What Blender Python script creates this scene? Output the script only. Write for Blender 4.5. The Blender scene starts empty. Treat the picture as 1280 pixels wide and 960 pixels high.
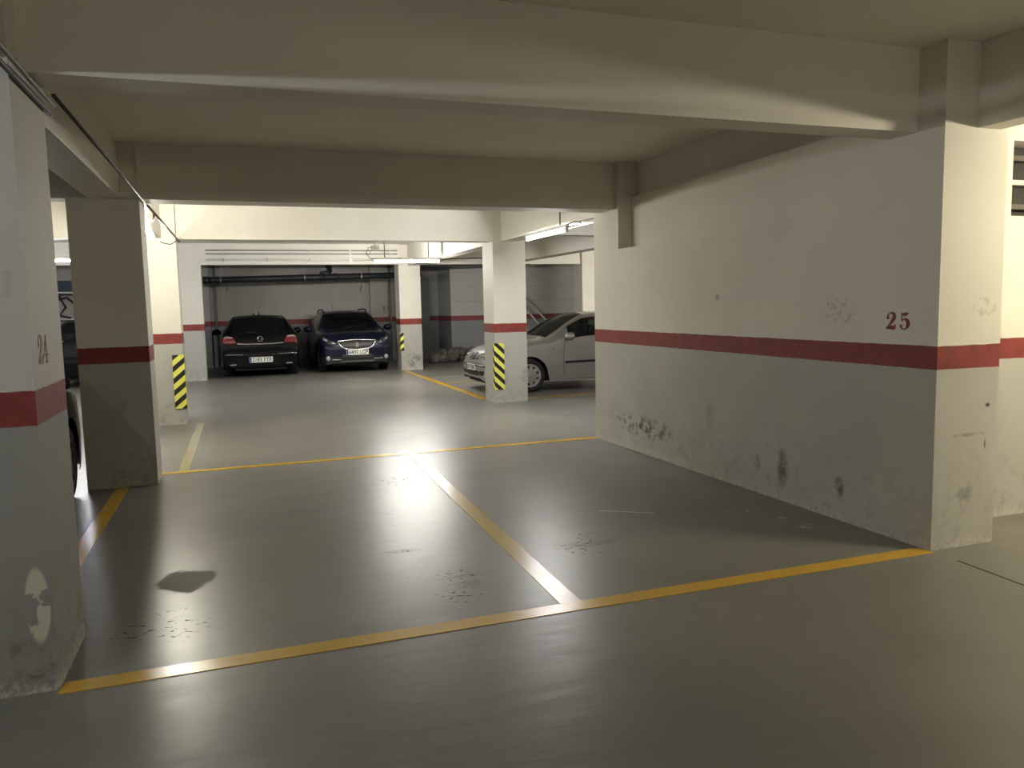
import bpy, bmesh, math, random
import numpy as np
from mathutils import Vector, Matrix
from mathutils.bvhtree import BVHTree

sc = bpy.context.scene
COL = sc.collection
PI = math.pi

# ------------------------------------------------------------------ camera
cam_d = bpy.data.cameras.new('camera')
cam = bpy.data.objects.new('camera', cam_d)
COL.objects.link(cam)
sc.camera = cam
cam_d.sensor_width = 36.0
cam_d.lens = 975.0 / 1280.0 * 36.0
cam_d.clip_start = 0.05
def _cr(x, y): return Vector((x - 640.0, -(y - 480.0), -975.0))
_Y = _cr(296, 387).normalized()
_Z = _cr(3450, 320.8).cross(_Y).normalized()
_X = _Y.cross(_Z)
cam.matrix_world = Matrix.Translation((0, 0, 1.6)) @ Matrix((_X, _Y, _Z)).to_4x4()

# ------------------------------------------------------------------ world, exposure
w = bpy.data.worlds.new('garage_air'); sc.world = w; w.use_nodes = True
w.node_tree.nodes['Background'].inputs[0].default_value = (0.9, 0.85, 0.72, 1)
w.node_tree.nodes['Background'].inputs[1].default_value = 0.02
sc.view_settings.view_transform = 'Standard'
sc.view_settings.look = 'None'
sc.view_settings.gamma = 1.0
sc.view_settings.use_curve_mapping = False
sc.view_settings.exposure = 0.0
sc.cycles.caustics_reflective = False
sc.cycles.caustics_refractive = False
sc.cycles.diffuse_bounces = 6

TUBE = {  # emission strength of the lamps
    'aisle': 720.0, 'cross': 460.0, 'pillar': 1160.0, 'left': 780.0, 'right': 880.0, 'rear_left': 230.0, 'rear': 200.0, 'beyond': 700.0, 'far_left': 300.0, 'mid_left': 430.0}

# ------------------------------------------------------------------ materials
def new_mat(name):
    m = bpy.data.materials.new(name); m.use_nodes = True
    nt = m.node_tree
    return m, nt, nt.nodes['Principled BSDF']

def N(nt, typ, **kw):
    n = nt.nodes.new(typ)
    for k, v in kw.items():
        setattr(n, k, v)
    return n

def lk(nt, a, b): nt.links.new(a, b)

def mathn(nt, op, a, b=None, c=None, clamp=False):
    n = nt.nodes.new('ShaderNodeMath'); n.operation = op; n.use_clamp = clamp
    for i, v in enumerate((a, b, c)):
        if v is None: continue
        if isinstance(v, (int, float)): n.inputs[i].default_value = v
        else: nt.links.new(v, n.inputs[i])
    return n.outputs[0]

def mixc(nt, fac, a, b):
    n = nt.nodes.new('ShaderNodeMix'); n.data_type = 'RGBA'
    if isinstance(fac, (int, float)): n.inputs[0].default_value = fac
    else: nt.links.new(fac, n.inputs[0])
    for i, v in ((6, a), (7, b)):
        if isinstance(v, tuple): n.inputs[i].default_value = (*v, 1)
        else: nt.links.new(v, n.inputs[i])
    return n.outputs[2]

def noise(nt, vec, scale, detail=4, rough=0.55):
    n = nt.nodes.new('ShaderNodeTexNoise'); n.inputs['Scale'].default_value = scale
    n.inputs['Detail'].default_value = detail; n.inputs['Roughness'].default_value = rough
    nt.links.new(vec, n.inputs['Vector'])
    return n.outputs['Fac']

def mapr(nt, v, a, b, c=0.0, d=1.0):
    n = nt.nodes.new('ShaderNodeMapRange'); n.inputs[1].default_value = a; n.inputs[2].default_value = b
    n.inputs[3].default_value = c; n.inputs[4].default_value = d
    nt.links.new(v, n.inputs[0]); return n.outputs[0]

def bump(nt, bsdf, h, strength, dist=0.01):
    n = nt.nodes.new('ShaderNodeBump'); n.inputs['Strength'].default_value = strength
    n.inputs['Distance'].default_value = dist
    nt.links.new(h, n.inputs['Height']); nt.links.new(n.outputs[0], bsdf.inputs['Normal'])

def simple(name, col, rough=0.5, metal=0.0, coat=0.0, nscale=None, namt=0.15, spec=0.5):
    m, nt, b = new_mat(name)
    b.inputs['Base Color'].default_value = (*col, 1)
    b.inputs['Roughness'].default_value = rough
    b.inputs['Metallic'].default_value = metal
    b.inputs['Coat Weight'].default_value = coat
    b.inputs['Coat Roughness'].default_value = 0.06
    b.inputs['Specular IOR Level'].default_value = spec
    if nscale:
        g = N(nt, 'ShaderNodeNewGeometry')
        f = noise(nt, g.outputs['Position'], nscale)
        lk(nt, mixc(nt, mapr(nt, f, 0.3, 0.7), tuple(c * (1 - namt) for c in col), tuple(min(1, c * (1 + namt)) for c in col)), b.inputs['Base Color'])
    return m

def ellipse_mask(nt, pos3, axes, c, r, soft=0.2):
    """1 inside an ellipse around c in the two named axes (0,1,2)"""
    d = None
    for ax, ci, ri in zip(axes, c, r):
        t = mathn(nt, 'DIVIDE', mathn(nt, 'SUBTRACT', pos3[ax], ci), ri)
        t = mathn(nt, 'MULTIPLY', t, t)
        d = t if d is None else mathn(nt, 'ADD', d, t)
    return mapr(nt, d, 1.0 + soft, 1.0 - soft)

UP = (0.76, 0.73, 0.645)      # off white upper paint
LO = (0.46, 0.455, 0.41)     # grey lower paint
RED = (0.195, 0.034, 0.028)

def wall_paint(name, up=UP, lo=LO, red=RED, marks=None, dirt=1.0, stripe=True, blocks=False):
    m, nt, b = new_mat(name)
    g = N(nt, 'ShaderNodeNewGeometry'); pos = g.outputs['Position']
    sx = N(nt, 'ShaderNodeSeparateXYZ'); lk(nt, pos, sx.inputs[0])
    p3 = (sx.outputs[0], sx.outputs[1], sx.outputs[2]); z = p3[2]
    big = noise(nt, pos, 1.3, 5, 0.6); fine = noise(nt, pos, 9.0, 6, 0.65); spk = noise(nt, pos, 38.0, 3)
    zz = mathn(nt, 'ADD', z, mathn(nt, 'MULTIPLY', mathn(nt, 'SUBTRACT', fine, 0.5), 0.012))
    upc = mixc(nt, mapr(nt, big, 0.3, 0.75), tuple(c * 0.9 for c in up), up)
    loc = mixc(nt, mapr(nt, big, 0.3, 0.75), tuple(c * 0.86 for c in lo), lo)
    # dirt near the floor on the grey paint
    dmask = mathn(nt, 'MULTIPLY', mapr(nt, fine, 0.5, 0.72), mapr(nt, z, 0.75, 0.0), clamp=True)
    loc = mixc(nt, mathn(nt, 'MULTIPLY', dmask, 0.55 * dirt), loc, (0.20, 0.175, 0.13))
    foot = mathn(nt, 'MULTIPLY', mapr(nt, z, 0.09, 0.01), mapr(nt, spk, 0.42, 0.62), clamp=True)
    loc = mixc(nt, mathn(nt, 'MULTIPLY', foot, 0.6 * dirt), loc, (0.62, 0.60, 0.54))
    if stripe:
        redc = mixc(nt, mapr(nt, fine, 0.35, 0.7), red, tuple(c * 1.35 for c in red))
        a = mapr(nt, zz, 1.139, 1.143); c_ = mapr(nt, zz, 1.284, 1.288)
        col = mixc(nt, a, loc, redc); col = mixc(nt, c_, col, upc)
    else:
        col = upc
    if blocks:
        br = mathn(nt, 'FRACT', mathn(nt, 'DIVIDE', z, 0.42))
        ln = mathn(nt, 'LESS_THAN', br, 0.07)
        col = mixc(nt, mathn(nt, 'MULTIPLY', ln, 0.18), col, (0.12, 0.12, 0.12))
    for (axes, c, r, colr, amt, ns, lo_, hi_) in (marks or []):
        mk = ellipse_mask(nt, p3, axes, c, r, 0.8 if colr[0] < 0.15 else 0.15)
        if ns:
            mk = mathn(nt, 'MULTIPLY', mk, mapr(nt, noise(nt, pos, ns, 4, 0.6), lo_, hi_), clamp=True)
        mk = mathn(nt, 'MULTIPLY', mk, amt, clamp=True)
        col = mixc(nt, mk, col, colr)
    lk(nt, col, b.inputs['Base Color'])
    b.inputs['Roughness'].default_value = 0.62
    b.inputs['Specular IOR Level'].default_value = 0.35
    h = mathn(nt, 'ADD', mathn(nt, 'MULTIPLY', fine, 0.6), mathn(nt, 'MULTIPLY', spk, 0.3))
    bump(nt, b, h, 0.16, 0.012)
    return m

M_WALL = wall_paint('painted_plaster')
DK = (0.07, 0.065, 0.05)
M_PILL = wall_paint('painted_pillar', dirt=1.3)
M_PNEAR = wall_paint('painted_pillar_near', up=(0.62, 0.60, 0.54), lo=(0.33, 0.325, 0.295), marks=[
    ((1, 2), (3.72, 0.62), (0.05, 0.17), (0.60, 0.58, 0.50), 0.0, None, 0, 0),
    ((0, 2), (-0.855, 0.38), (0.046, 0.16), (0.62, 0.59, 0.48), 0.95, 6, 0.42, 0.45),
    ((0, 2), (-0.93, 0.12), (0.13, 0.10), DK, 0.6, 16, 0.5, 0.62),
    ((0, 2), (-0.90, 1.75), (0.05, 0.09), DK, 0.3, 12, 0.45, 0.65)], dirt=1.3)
M_WALL25 = wall_paint('painted_plaster_scuffed', marks=[
    ((1, 2), (7.20, 0.28), (0.52, 0.10), (0.05, 0.045, 0.035), 0.85, 14, 0.50, 0.60),
    ((1, 2), (5.02, 0.26), (0.055, 0.13), (0.05, 0.045, 0.035), 0.75, 10, 0.36, 0.55),
    ((1, 2), (5.33, 0.25), (0.035, 0.06), (0.05, 0.045, 0.035), 0.6, 10, 0.36, 0.55),
    ((1, 2), (4.42, 0.24), (0.04, 0.07), (0.05, 0.045, 0.035), 0.75, 10, 0.36, 0.5),
    ((1, 2), (6.0, 0.55), (0.06, 0.12), (0.12, 0.11, 0.09), 0.35, 10, 0.36, 0.6),
    ((1, 2), (5.9, 1.62), (0.03, 0.03), (0.2, 0.19, 0.15), 0.5, None, 0, 0),
    ((1, 2), (4.45, 1.50), (0.16, 0.10), (0.30, 0.27, 0.2), 0.45, 30, 0.55, 0.62)])
M_PRIGHT = wall_paint('painted_pillar_lit', marks=[
    ((0, 2), (4.25, 0.33), (0.09, 0.10), (0.13, 0.12, 0.09), 0.55, 9, 0.42, 0.6),
    ((0, 2), (4.46, 0.90), (0.018, 0.012), (0.03, 0.03, 0.03), 1.0, None, 0, 0),
    ((0, 2), (4.45, 0.65), (0.007, 0.03), (0.05, 0.05, 0.04), 0.8, None, 0, 0),
    ((0, 2), (4.32, 0.72), (0.15, 0.012), (0.2, 0.18, 0.14), 0.6, 20, 0.4, 0.6),
    ((0, 2), (4.40, 1.52), (0.10, 0.06), (0.42, 0.38, 0.30), 0.5, 20, 0.45, 0.6)], dirt=1.0)
M_P6 = wall_paint('painted_pillar_centre', marks=[
    ((0, 2), (4.42, 0.42), (0.09, 0.10), (0.12, 0.11, 0.1), 0.5, 8, 0.4, 0.6)])
M_P5 = wall_paint('painted_pillar_back', marks=[
    ((0, 2), (4.15, 0.25), (0.22, 0.16), (0.12, 0.11, 0.1), 0.6, 9, 0.42, 0.6)])
M_BACK = wall_paint('painted_block_wall', up=(0.46, 0.44, 0.40), lo=(0.30, 0.305, 0.31), red=(0.20, 0.048, 0.045))
M_BACKB = wall_paint('painted_block_wall_coursed', up=(0.50, 0.49, 0.47), lo=(0.27, 0.275, 0.285), red=(0.20, 0.048, 0.05), blocks=True)
M_CEIL = wall_paint('ceiling_paint', up=(0.85, 0.81, 0.73), stripe=False)
M_BEAM = wall_paint('beam_paint', up=(0.80, 0.775, 0.70), stripe=False)

def floor_material():
    m, nt, b = new_mat('polished_floor_paint')
    g = N(nt, 'ShaderNodeNewGeometry'); pos = g.outputs['Position']
    sx = N(nt, 'ShaderNodeSeparateXYZ'); lk(nt, pos, sx.inputs[0]); p3 = (sx.outputs[0], sx.outputs[1], sx.outputs[2])
    big = noise(nt, pos, 0.7, 5, 0.6); mid = noise(nt, pos, 4.0, 6, 0.65); fine = noise(nt, pos, 26.0, 4)
    mp = N(nt, 'ShaderNodeMapping'); mp.inputs['Scale'].default_value = (0.6, 3.0, 1); lk(nt, pos, mp.inputs[0])
    streak = noise(nt, mp.outputs[0], 3.0, 5, 0.6)
    col = mixc(nt, mapr(nt, big, 0.3, 0.7), (0.155, 0.150, 0.134), (0.215, 0.208, 0.186))
    col = mixc(nt, mathn(nt, 'MULTIPLY', mapr(nt, mid, 0.5, 0.8), 0.2), col, (0.17, 0.165, 0.145))
    rough = mathn(nt, 'ADD', mapr(nt, streak, 0.3, 0.7, 0.285, 0.325), 0.0)
    # worn patch where the paint has gone, in front of the left pillars
    wob = noise(nt, pos, 7.0, 4, 0.6)
    pm = mathn(nt, 'MULTIPLY', ellipse_mask(nt, (mathn(nt, 'ADD', p3[0], mathn(nt, 'MULTIPLY', wob, 0.16)), mathn(nt, 'ADD', p3[1], mathn(nt, 'MULTIPLY', mid, 0.30)), p3[2]), (0, 1), (-0.28, 5.07), (0.15, 0.19), 0.12), 1.0)
    pm = mathn(nt, 'MULTIPLY', pm, mapr(nt, mathn(nt, 'ADD', mid, mathn(nt, 'MULTIPLY', fine, 0.3)), 0.30, 0.50), clamp=True)
    col = mixc(nt, pm, col, (0.20, 0.19, 0.155))
    rough = mathn(nt, 'ADD', rough, mathn(nt, 'MULTIPLY', pm, 0.35))
    # black flakes left by tyres
    mp2 = N(nt, 'ShaderNodeMapping'); mp2.inputs['Rotation'].default_value = (0, 0, 0.5); mp2.inputs['Scale'].default_value = (1, 1.6, 1); lk(nt, pos, mp2.inputs[0])
    fl = mapr(nt, noise(nt, mp2.outputs[0], 24.0, 3, 0.5), 0.60, 0.64)
    spots = [((-0.36, 4.17), (0.14, 0.15)), ((-0.40, 4.42), (0.10, 0.06)), ((-0.6, 4.2), (0.12, 0.1)), ((1.10, 4.08), (0.13, 0.14)), ((1.16, 4.36), (0.12, 0.16)),
             ((1.34, 7.0), (0.16, 0.22)), ((2.04, 4.56), (0.16, 0.16)), ((2.2, 4.75), (0.14, 0.10)), ((0.92, 4.94), (0.10, 0.05)), ((1.62, 4.6), (0.1, 0.1))]
    tot = None
    for c, r in spots:
        e = ellipse_mask(nt, p3, (0, 1), c, r, 0.5)
        tot = e if tot is None else mathn(nt, 'MAXIMUM', tot, e)
    tot = mathn(nt, 'MULTIPLY', tot, fl, clamp=True)
    col = mixc(nt, tot, col, (0.02, 0.018, 0.015))
    rough = mathn(nt, 'ADD', rough, mathn(nt, 'MULTIPLY', tot, 0.4))
    # grey drag smudges
    sm = None
    for c, r in [((2.15, 4.66), (0.22, 0.09)), ((0.93, 4.95), (0.14, 0.05)), ((1.15, 4.2), (0.12, 0.05)), ((1.2, 4.33), (0.14, 0.04))]:
        e = ellipse_mask(nt, p3, (0, 1), c, r, 0.6); sm = e if sm is None else mathn(nt, 'MAXIMUM', sm, e)
    sm = mathn(nt, 'MULTIPLY', mathn(nt, 'MULTIPLY', sm, mapr(nt, streak, 0.4, 0.6)), 0.45, clamp=True)
    col = mixc(nt, sm, col, (0.07, 0.065, 0.055))
    # pale chips beside the wall
    ch = None
    for c, r in [((3.70, 4.38), (0.10, 0.06)), ((3.68, 4.62), (0.07, 0.04)), ((3.45, 4.9), (0.15, 0.05))]:
        e = ellipse_mask(nt, p3, (0, 1), c, r, 0.5); ch = e if ch is None else mathn(nt, 'MAXIMUM', ch, e)
    ch = mathn(nt, 'MULTIPLY', mathn(nt, 'MULTIPLY', ch, mapr(nt, noise(nt, pos, 15.0), 0.52, 0.6)), 0.75, clamp=True)
    col = mixc(nt, ch, col, (0.45, 0.40, 0.30))
    lk(nt, col, b.inputs['Base Color']); lk(nt, rough, b.inputs['Roughness'])
    b.inputs['Specular IOR Level'].default_value = 0.17
    h = mathn(nt, 'ADD', mathn(nt, 'MULTIPLY', noise(nt, pos, 9.0, 2, 0.4), 0.5), mathn(nt, 'ADD', mathn(nt, 'MULTIPLY', noise(nt, pos, 60.0, 2), 0.10), mathn(nt, 'MULTIPLY', streak, 1.6)))
    bump(nt, b, h, 0.15, 0.01)
    return m
M_FLOOR = floor_material()

def line_mat(name, col, worn):
    m, nt, b = new_mat(name)
    g = N(nt, 'ShaderNodeNewGeometry'); pos = g.outputs['Position']
    f = noise(nt, pos, 18, 5, 0.7); f2 = noise(nt, pos, 2.5, 3)
    wmask = mapr(nt, mathn(nt, 'ADD', f, mathn(nt, 'MULTIPLY', f2, 0.5)), 0.98 - worn, 1.06 - worn)
    c = mixc(nt, mapr(nt, f2, 0.3, 0.7), tuple(x * 0.85 for x in col), col)
    lk(nt, mixc(nt, wmask, c, (0.26, 0.23, 0.15)), b.inputs['Base Color'])
    b.inputs['Roughness'].default_value = 0.22
    b.inputs['Specular IOR Level'].default_value = 0.24
    bump(nt, b, f, 0.12, 0.01)
    return m
M_YEL = line_mat('yellow_road_paint', (0.58, 0.35, 0.035), 0.0)
M_YELW = line_mat('yellow_road_paint_worn', (0.48, 0.32, 0.06), 0.10)
M_YELP = line_mat('pale_road_paint', (0.34, 0.31, 0.21), 0.10)

def hazard_mat(name, kx, ky, k=5.4, slope=0.75):
    m, nt, b = new_mat(name)
    g = N(nt, 'ShaderNodeNewGeometry')
    sx = N(nt, 'ShaderNodeSeparateXYZ'); lk(nt, g.outputs['Position'], sx.inputs[0])
    u = mathn(nt, 'ADD', mathn(nt, 'MULTIPLY', sx.outputs[0], kx), mathn(nt, 'MULTIPLY', sx.outputs[1], ky))
    t = mathn(nt, 'ADD', sx.outputs[2], mathn(nt, 'MULTIPLY', u, slope))
    s = mathn(nt, 'FRACT', mathn(nt, 'MULTIPLY', mathn(nt, 'ADD', t, 20.0), k))
    lk(nt, mixc(nt, mathn(nt, 'GREATER_THAN', s, 0.52), (0.82, 0.80, 0.15), (0.012, 0.012, 0.01)), b.inputs['Base Color'])
    b.inputs['Roughness'].default_value = 0.55
    return m

M_BLACKP = simple('black_plastic', (0.012, 0.012, 0.013), 0.45)
M_RUBBER = simple('tyre_rubber', (0.014, 0.014, 0.014), 0.75, nscale=30)
M_DARKIN = simple('dark_interior', (0.010, 0.010, 0.011), 0.9)
M_SEAT = simple('seat_cloth', (0.10, 0.10, 0.105), 0.9, nscale=40)
M_CHROME = simple('chrome', (0.80, 0.80, 0.78), 0.16, metal=1.0)
M_ALLOY = simple('silver_hubcap', (0.42, 0.42, 0.41), 0.35, metal=0.6, nscale=20)
M_DALLOY = simple('dark_alloy', (0.05, 0.05, 0.055), 0.35, metal=0.6)
M_PLATE = simple('plate_white', (0.78, 0.77, 0.72), 0.4)
M_PLATEB = simple('plate_blue', (0.03, 0.05, 0.17), 0.4)
M_INK = simple('plate_ink', (0.01, 0.01, 0.012), 0.5)
M_REDLENS = simple('red_lens', (0.13, 0.008, 0.009), 0.15, coat=0.5)
M_CLEAR = simple('clear_lens', (0.55, 0.57, 0.60), 0.10, metal=0.6, coat=1.0)
M_DLENS = simple('smoked_lens', (0.07, 0.075, 0.085), 0.10, metal=0.4, coat=1.0)
M_PIPE = simple('black_drain_pipe', (0.022, 0.030, 0.032), 0.42)
M_GPIPE = simple('grey_pipe', (0.16, 0.165, 0.17), 0.5)
M_CONDUIT = simple('grey_conduit', (0.20, 0.18, 0.15), 0.6)
M_DCOND = simple('dark_cable', (0.035, 0.03, 0.026), 0.6)
M_WPIPE = simple('white_conduit', (0.72, 0.70, 0.64), 0.45)
M_GALV = simple('galvanised_clip', (0.45, 0.45, 0.44), 0.4, metal=0.7)
M_LAMPBODY = simple('lamp_housing', (0.62, 0.60, 0.55), 0.5)
M_RUST = simple('brown_steel', (0.10, 0.075, 0.05), 0.6)
M_REDPAINT = simple('stencil_red', (0.20, 0.022, 0.018), 0.65)
M_REDFADE = simple('stencil_red_faded', (0.40, 0.26, 0.21), 0.7)
M_DARKOPEN = simple('dark_opening_back', (0.028, 0.024, 0.020), 0.7)
M_LOUVRE = simple('louvre_slat', (0.10, 0.085, 0.07), 0.6)
M_RUBBLE = simple('rubble', (0.13, 0.115, 0.10), 0.9, nscale=6, namt=0.45)
M_CRACK = simple('dark_joint', (0.03, 0.028, 0.022), 0.8)
M_SCRATCH = simple('pale_scratch', (0.42, 0.41, 0.37), 0.5)
M_BOXBLUE = simple('dark_blue_box', (0.03, 0.04, 0.07), 0.6)

def car_paint(name, col, metal=0.5, rough=0.3, coat=1.0):
    m, nt, b = new_mat(name)
    g = N(nt, 'ShaderNodeTexCoord')
    f = noise(nt, g.outputs['Object'], 500, 2)
    lk(nt, mixc(nt, f, tuple(c * 0.85 for c in col), tuple(min(1, c * 1.15) for c in col)), b.inputs['Base Color'])
    b.inputs['Metallic'].default_value = metal; b.inputs['Roughness'].default_value = rough
    b.inputs['Specular IOR Level'].default_value = 0.3 if coat > 0.3 else 0.15; b.inputs['Coat Weight'].default_value = coat; b.inputs['Coat Roughness'].default_value = 0.05
    return m

def glass_mat(name, clear, tint=(0.006, 0.007, 0.008)):
    m, nt, b = new_mat(name)
    b.inputs['Base Color'].default_value = (*tint, 1); b.inputs['Roughness'].default_value = 0.04
    b.inputs['Specular IOR Level'].default_value = 0.35
    tr = N(nt, 'ShaderNodeBsdfTransparent'); tr.inputs[0].default_value = (0.45, 0.5, 0.48, 1)
    mx = N(nt, 'ShaderNodeMixShader'); mx.inputs[0].default_value = clear
    lk(nt, b.outputs[0], mx.inputs[1]); lk(nt, tr.outputs[0], mx.inputs[2])
    lk(nt, mx.outputs[0], nt.nodes['Material Output'].inputs['Surface'])
    return m
M_GLASS = glass_mat('tinted_glass', 0.25)
M_GLASSC = glass_mat('car_glass_clear', 0.5)

def emit_mat(name, col, s):
    m = bpy.data.materials.new(name); m.use_nodes = True; nt = m.node_tree
    nt.nodes.remove(nt.nodes['Principled BSDF'])
    e = N(nt, 'ShaderNodeEmission'); e.inputs[0].default_value = (*col, 1); e.inputs[1].default_value = s
    lk(nt, e.outputs[0], nt.nodes['Material Output'].inputs['Surface'])
    return m

# ------------------------------------------------------------------ mesh helpers
def finish(name, bm, mats, parent=None, smooth=False, recalc=True):
    me = bpy.data.meshes.new(name)
    if recalc: bmesh.ops.recalc_face_normals(bm, faces=bm.faces)
    bm.to_mesh(me); bm.free()
    if not isinstance(mats, (list, tuple)): mats = [mats]
    for mm in mats: me.materials.append(mm)
    if smooth:
        for p in me.polygons: p.use_smooth = True
    o = bpy.data.objects.new(name, me); COL.objects.link(o)
    if parent is not None: o.parent = parent
    return o

def prism(bm, pts, z0, z1, mi=0):
    """pts: footprint polygon, extruded z0..z1"""
    a = [bm.verts.new((x, y, z0)) for x, y in pts]; b = [bm.verts.new((x, y, z1)) for x, y in pts]
    n = len(pts); fs = [bm.faces.new(a[::-1]), bm.faces.new(b)]
    for i in range(n): fs.append(bm.faces.new((a[i], a[(i + 1) % n], b[(i + 1) % n], b[i])))
    for f in fs: f.material_index = mi

def box(bm, x0, x1, y0, y1, z0, z1, mi=0):
    prism(bm, [(x0, y0), (x1, y0), (x1, y1), (x0, y1)], z0, z1, mi)

def tube(bm, pts, r, seg=10, cap=True, mi=0):
    pts = [Vector(p) for p in pts]; rings = []
    n = len(pts)
    up = Vector((0, 0, 1))
    for i, p in enumerate(pts):
        d = (pts[min(i + 1, n - 1)] - pts[max(i - 1, 0)]).normalized()
        a = d.cross(up)
        if a.length < 1e-3: a = d.cross(Vector((1, 0, 0)))
        a.normalize(); b = d.cross(a).normalized()
        rr = r[i] if isinstance(r, (list, tuple)) else r
        rings.append([bm.verts.new(p + (a * math.cos(2 * PI * k / seg) + b * math.sin(2 * PI * k / seg)) * rr) for k in range(seg)])
    for i in range(n - 1):
        for k in range(seg):
            f = bm.faces.new((rings[i][k], rings[i][(k + 1) % seg], rings[i + 1][(k + 1) % seg], rings[i + 1][k])); f.material_index = mi
    if cap:
        bm.faces.new(rings[0]).material_index = mi; bm.faces.new(rings[-1]).material_index = mi

def lathe(bm, prof, axis_y=True, seg=40, c=(0, 0, 0), mi=0):
    """prof: (radius, offset) spun about the y axis through c"""
    rings = []
    for r, o in prof:
        rings.append([bm.verts.new((c[0] + r * math.cos(2 * PI * k / seg), c[1] + o, c[2] + r * math.sin(2 * PI * k / seg))) for k in range(seg)])
    for i in range(len(prof) - 1):
        for k in range(seg):
            f = bm.faces.new((rings[i][k], rings[i][(k + 1) % seg], rings[i + 1][(k + 1) % seg], rings[i + 1][k])); f.material_index = mi

def bevel(bm, w=0.01, seg=2):
    es = [e for e in bm.edges if len(e.link_faces) == 2 and e.calc_face_angle(0) > 0.6]
    bmesh.ops.bevel(bm, geom=es, offset=w, segments=seg, affect='EDGES', profile=0.5)

def tag(o, label=None, cat=None, group=None, kind=None):
    if label: o['label'] = label
    if cat: o['category'] = cat
    if group: o['group'] = group
    if kind: o['kind'] = kind
    return o

def empty(name, loc, rz=0.0):
    o = bpy.data.objects.new(name, None); COL.objects.link(o)
    o.location = loc; o.rotation_euler = (0, 0, rz); o.empty_display_size = 0.2
    return o

def struct(name, bm, m, label=None, cat=None, bev=None):
    if bev: bevel(bm, bev)
    o = finish(name, bm, m)
    return tag(o, label, cat, kind='structure')

# ------------------------------------------------------------------ the room
SLAB = 3.10; BZ = 2.60
bm = bmesh.new(); box(bm, -9.2, 14.2, -7.2, 24.2, -0.25, 0.0); struct('floor', bm, M_FLOOR)
bm = bmesh.new(); box(bm, -9.2, 14.2, -7.2, 24.2, SLAB, SLAB + 0.3); struct('ceiling', bm, M_CEIL)
bm = bmesh.new(); box(bm, -9.2, -9.0, -7.2, 24.2, 0, SLAB); struct('wall_left', bm, M_BACK)
bm = bmesh.new(); box(bm, 14.0, 14.2, -7.0, 24.2, 0, SLAB); struct('wall_east', bm, M_BACK)
bm = bmesh.new(); box(bm, -9.0, 14.0, -7.2, -7.0, 0, SLAB); struct('wall_behind', bm, M_BACK)
bm = bmesh.new(); box(bm, -9.0, 5.55, 23.5, 23.8, 0, SLAB); struct('wall_back', bm, M_BACK)
bm = bmesh.new(); box(bm, 5.85, 14.0, 22.0, 22.3, 0, SLAB); box(bm, 5.85, 6.15, 22.3, 23.5, 0, SLAB); box(bm, 5.55, 5.85, 23.5, 23.8, 0, SLAB); struct('wall_back_right', bm, M_BACKB)
# pilasters on the back wall
bm = bmesh.new(); box(bm, -1.15, -0.70, 23.32, 23.5, 0, SLAB); box(bm, 3.75, 4.25, 23.30, 23.5, 0, SLAB); struct('trim_1', bm, M_BACK)

# right side wall with the space number
def wx(y, off=0.0): return 4.028 + (3.94 - 4.028) * (y - 3.636) / (8.308 - 3.636) + off
bm = bmesh.new(); prism(bm, [(wx(4.2), 4.2), (4.30, 4.2), (4.30, 7.72), (wx(7.72), 7.72)], 0, 2.17)
prism(bm, [(wx(4.2) + 0.004, 4.2), (4.30, 4.2), (4.30, 7.72), (4.115, 7.72)], 2.17, 2.725)
struct('wall_right', bm, M_WALL25)
bm = bmesh.new(); prism(bm, [(wx(3.636), 3.636), (4.545, 3.636), (4.545, 4.2), (wx(4.2), 4.2)], 0, SLAB)
struct('pillar', bm, M_PRIGHT, 'brightly lit square pillar at the near end of the wall marked 25', 'pillar', 0.008)
bm = bmesh.new(); prism(bm, [(wx(7.72), 7.72), (4.45, 7.72), (4.45, 8.308), (wx(8.308), 8.308)], 0, SLAB)
struct('pillar', bm, M_WALL25, 'pillar ending the wall marked 25 beside the grey car', 'pillar', 0.006)
# wall to the right of the near pillar, with a louvred opening
bm = bmesh.new()
box(bm, 4.545, 5.10, 4.04, 4.24, 0, SLAB); box(bm, 6.0, 14.0, 4.04, 4.24, 0, SLAB)
box(bm, 5.10, 6.0, 4.04, 4.24, 0, 2.135); box(bm, 5.10, 6.0, 4.04, 4.24, 2.645, SLAB)
struct('wall_front_right', bm, M_WALL)
bm = bmesh.new(); box(bm, 5.05, 6.05, 4.26, 4.30, 2.05, 2.72)  # near-black panel gives the opening its shaded inside by colour
v = struct('window_1', bm, M_DARKOPEN, 'dark louvred opening high in the right wall', 'vent opening')
for k in range(3):
    bm = bmesh.new(); z = 2.20 + 0.17 * k
    box(bm, 5.10, 6.0, 4.17, 4.25, z, z + 0.035)
    s_ = finish('slat', bm, M_LOUVRE if k != 1 else M_LAMPBODY); s_.parent = v
# store room behind it
bm = bmesh.new(); box(bm, 4.45, 14.0, 8.10, 8.308, 0, SLAB); struct('wall_store', bm, M_WALL)

# left row pillars
bm = bmesh.new(); box(bm, -1.37, -0.80, 3.655, 4.25, 0, SLAB)
struct('pillar', bm, M_PNEAR, 'nearest pillar at the left edge with chipped corner', 'pillar', 0.010)
bm = bmesh.new(); box(bm, -1.36, -0.775, 7.82, 8.25, 0, SLAB)
struct('pillar', bm, M_PILL, 'shadowed grey pillar at the left end of the back yellow line', 'pillar', 0.006)
bm = bmesh.new(); box(bm, -1.36, -0.75, 11.87, 12.30, 0, SLAB)
struct('pillar', bm, M_PILL, 'brightly lit cream pillar at left with hazard striped guard', 'pillar', 0.006)
bm = bmesh.new(); box(bm, -1.40, -0.72, 19.10, 19.65, 0, SLAB)
struct('pillar', bm, M_PILL, 'far grey pillar left of the black hatchback', 'pillar', 0.006)
bm = bmesh.new(); box(bm, 3.82, 4.36, 19.28, 19.83, 0, SLAB)
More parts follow.
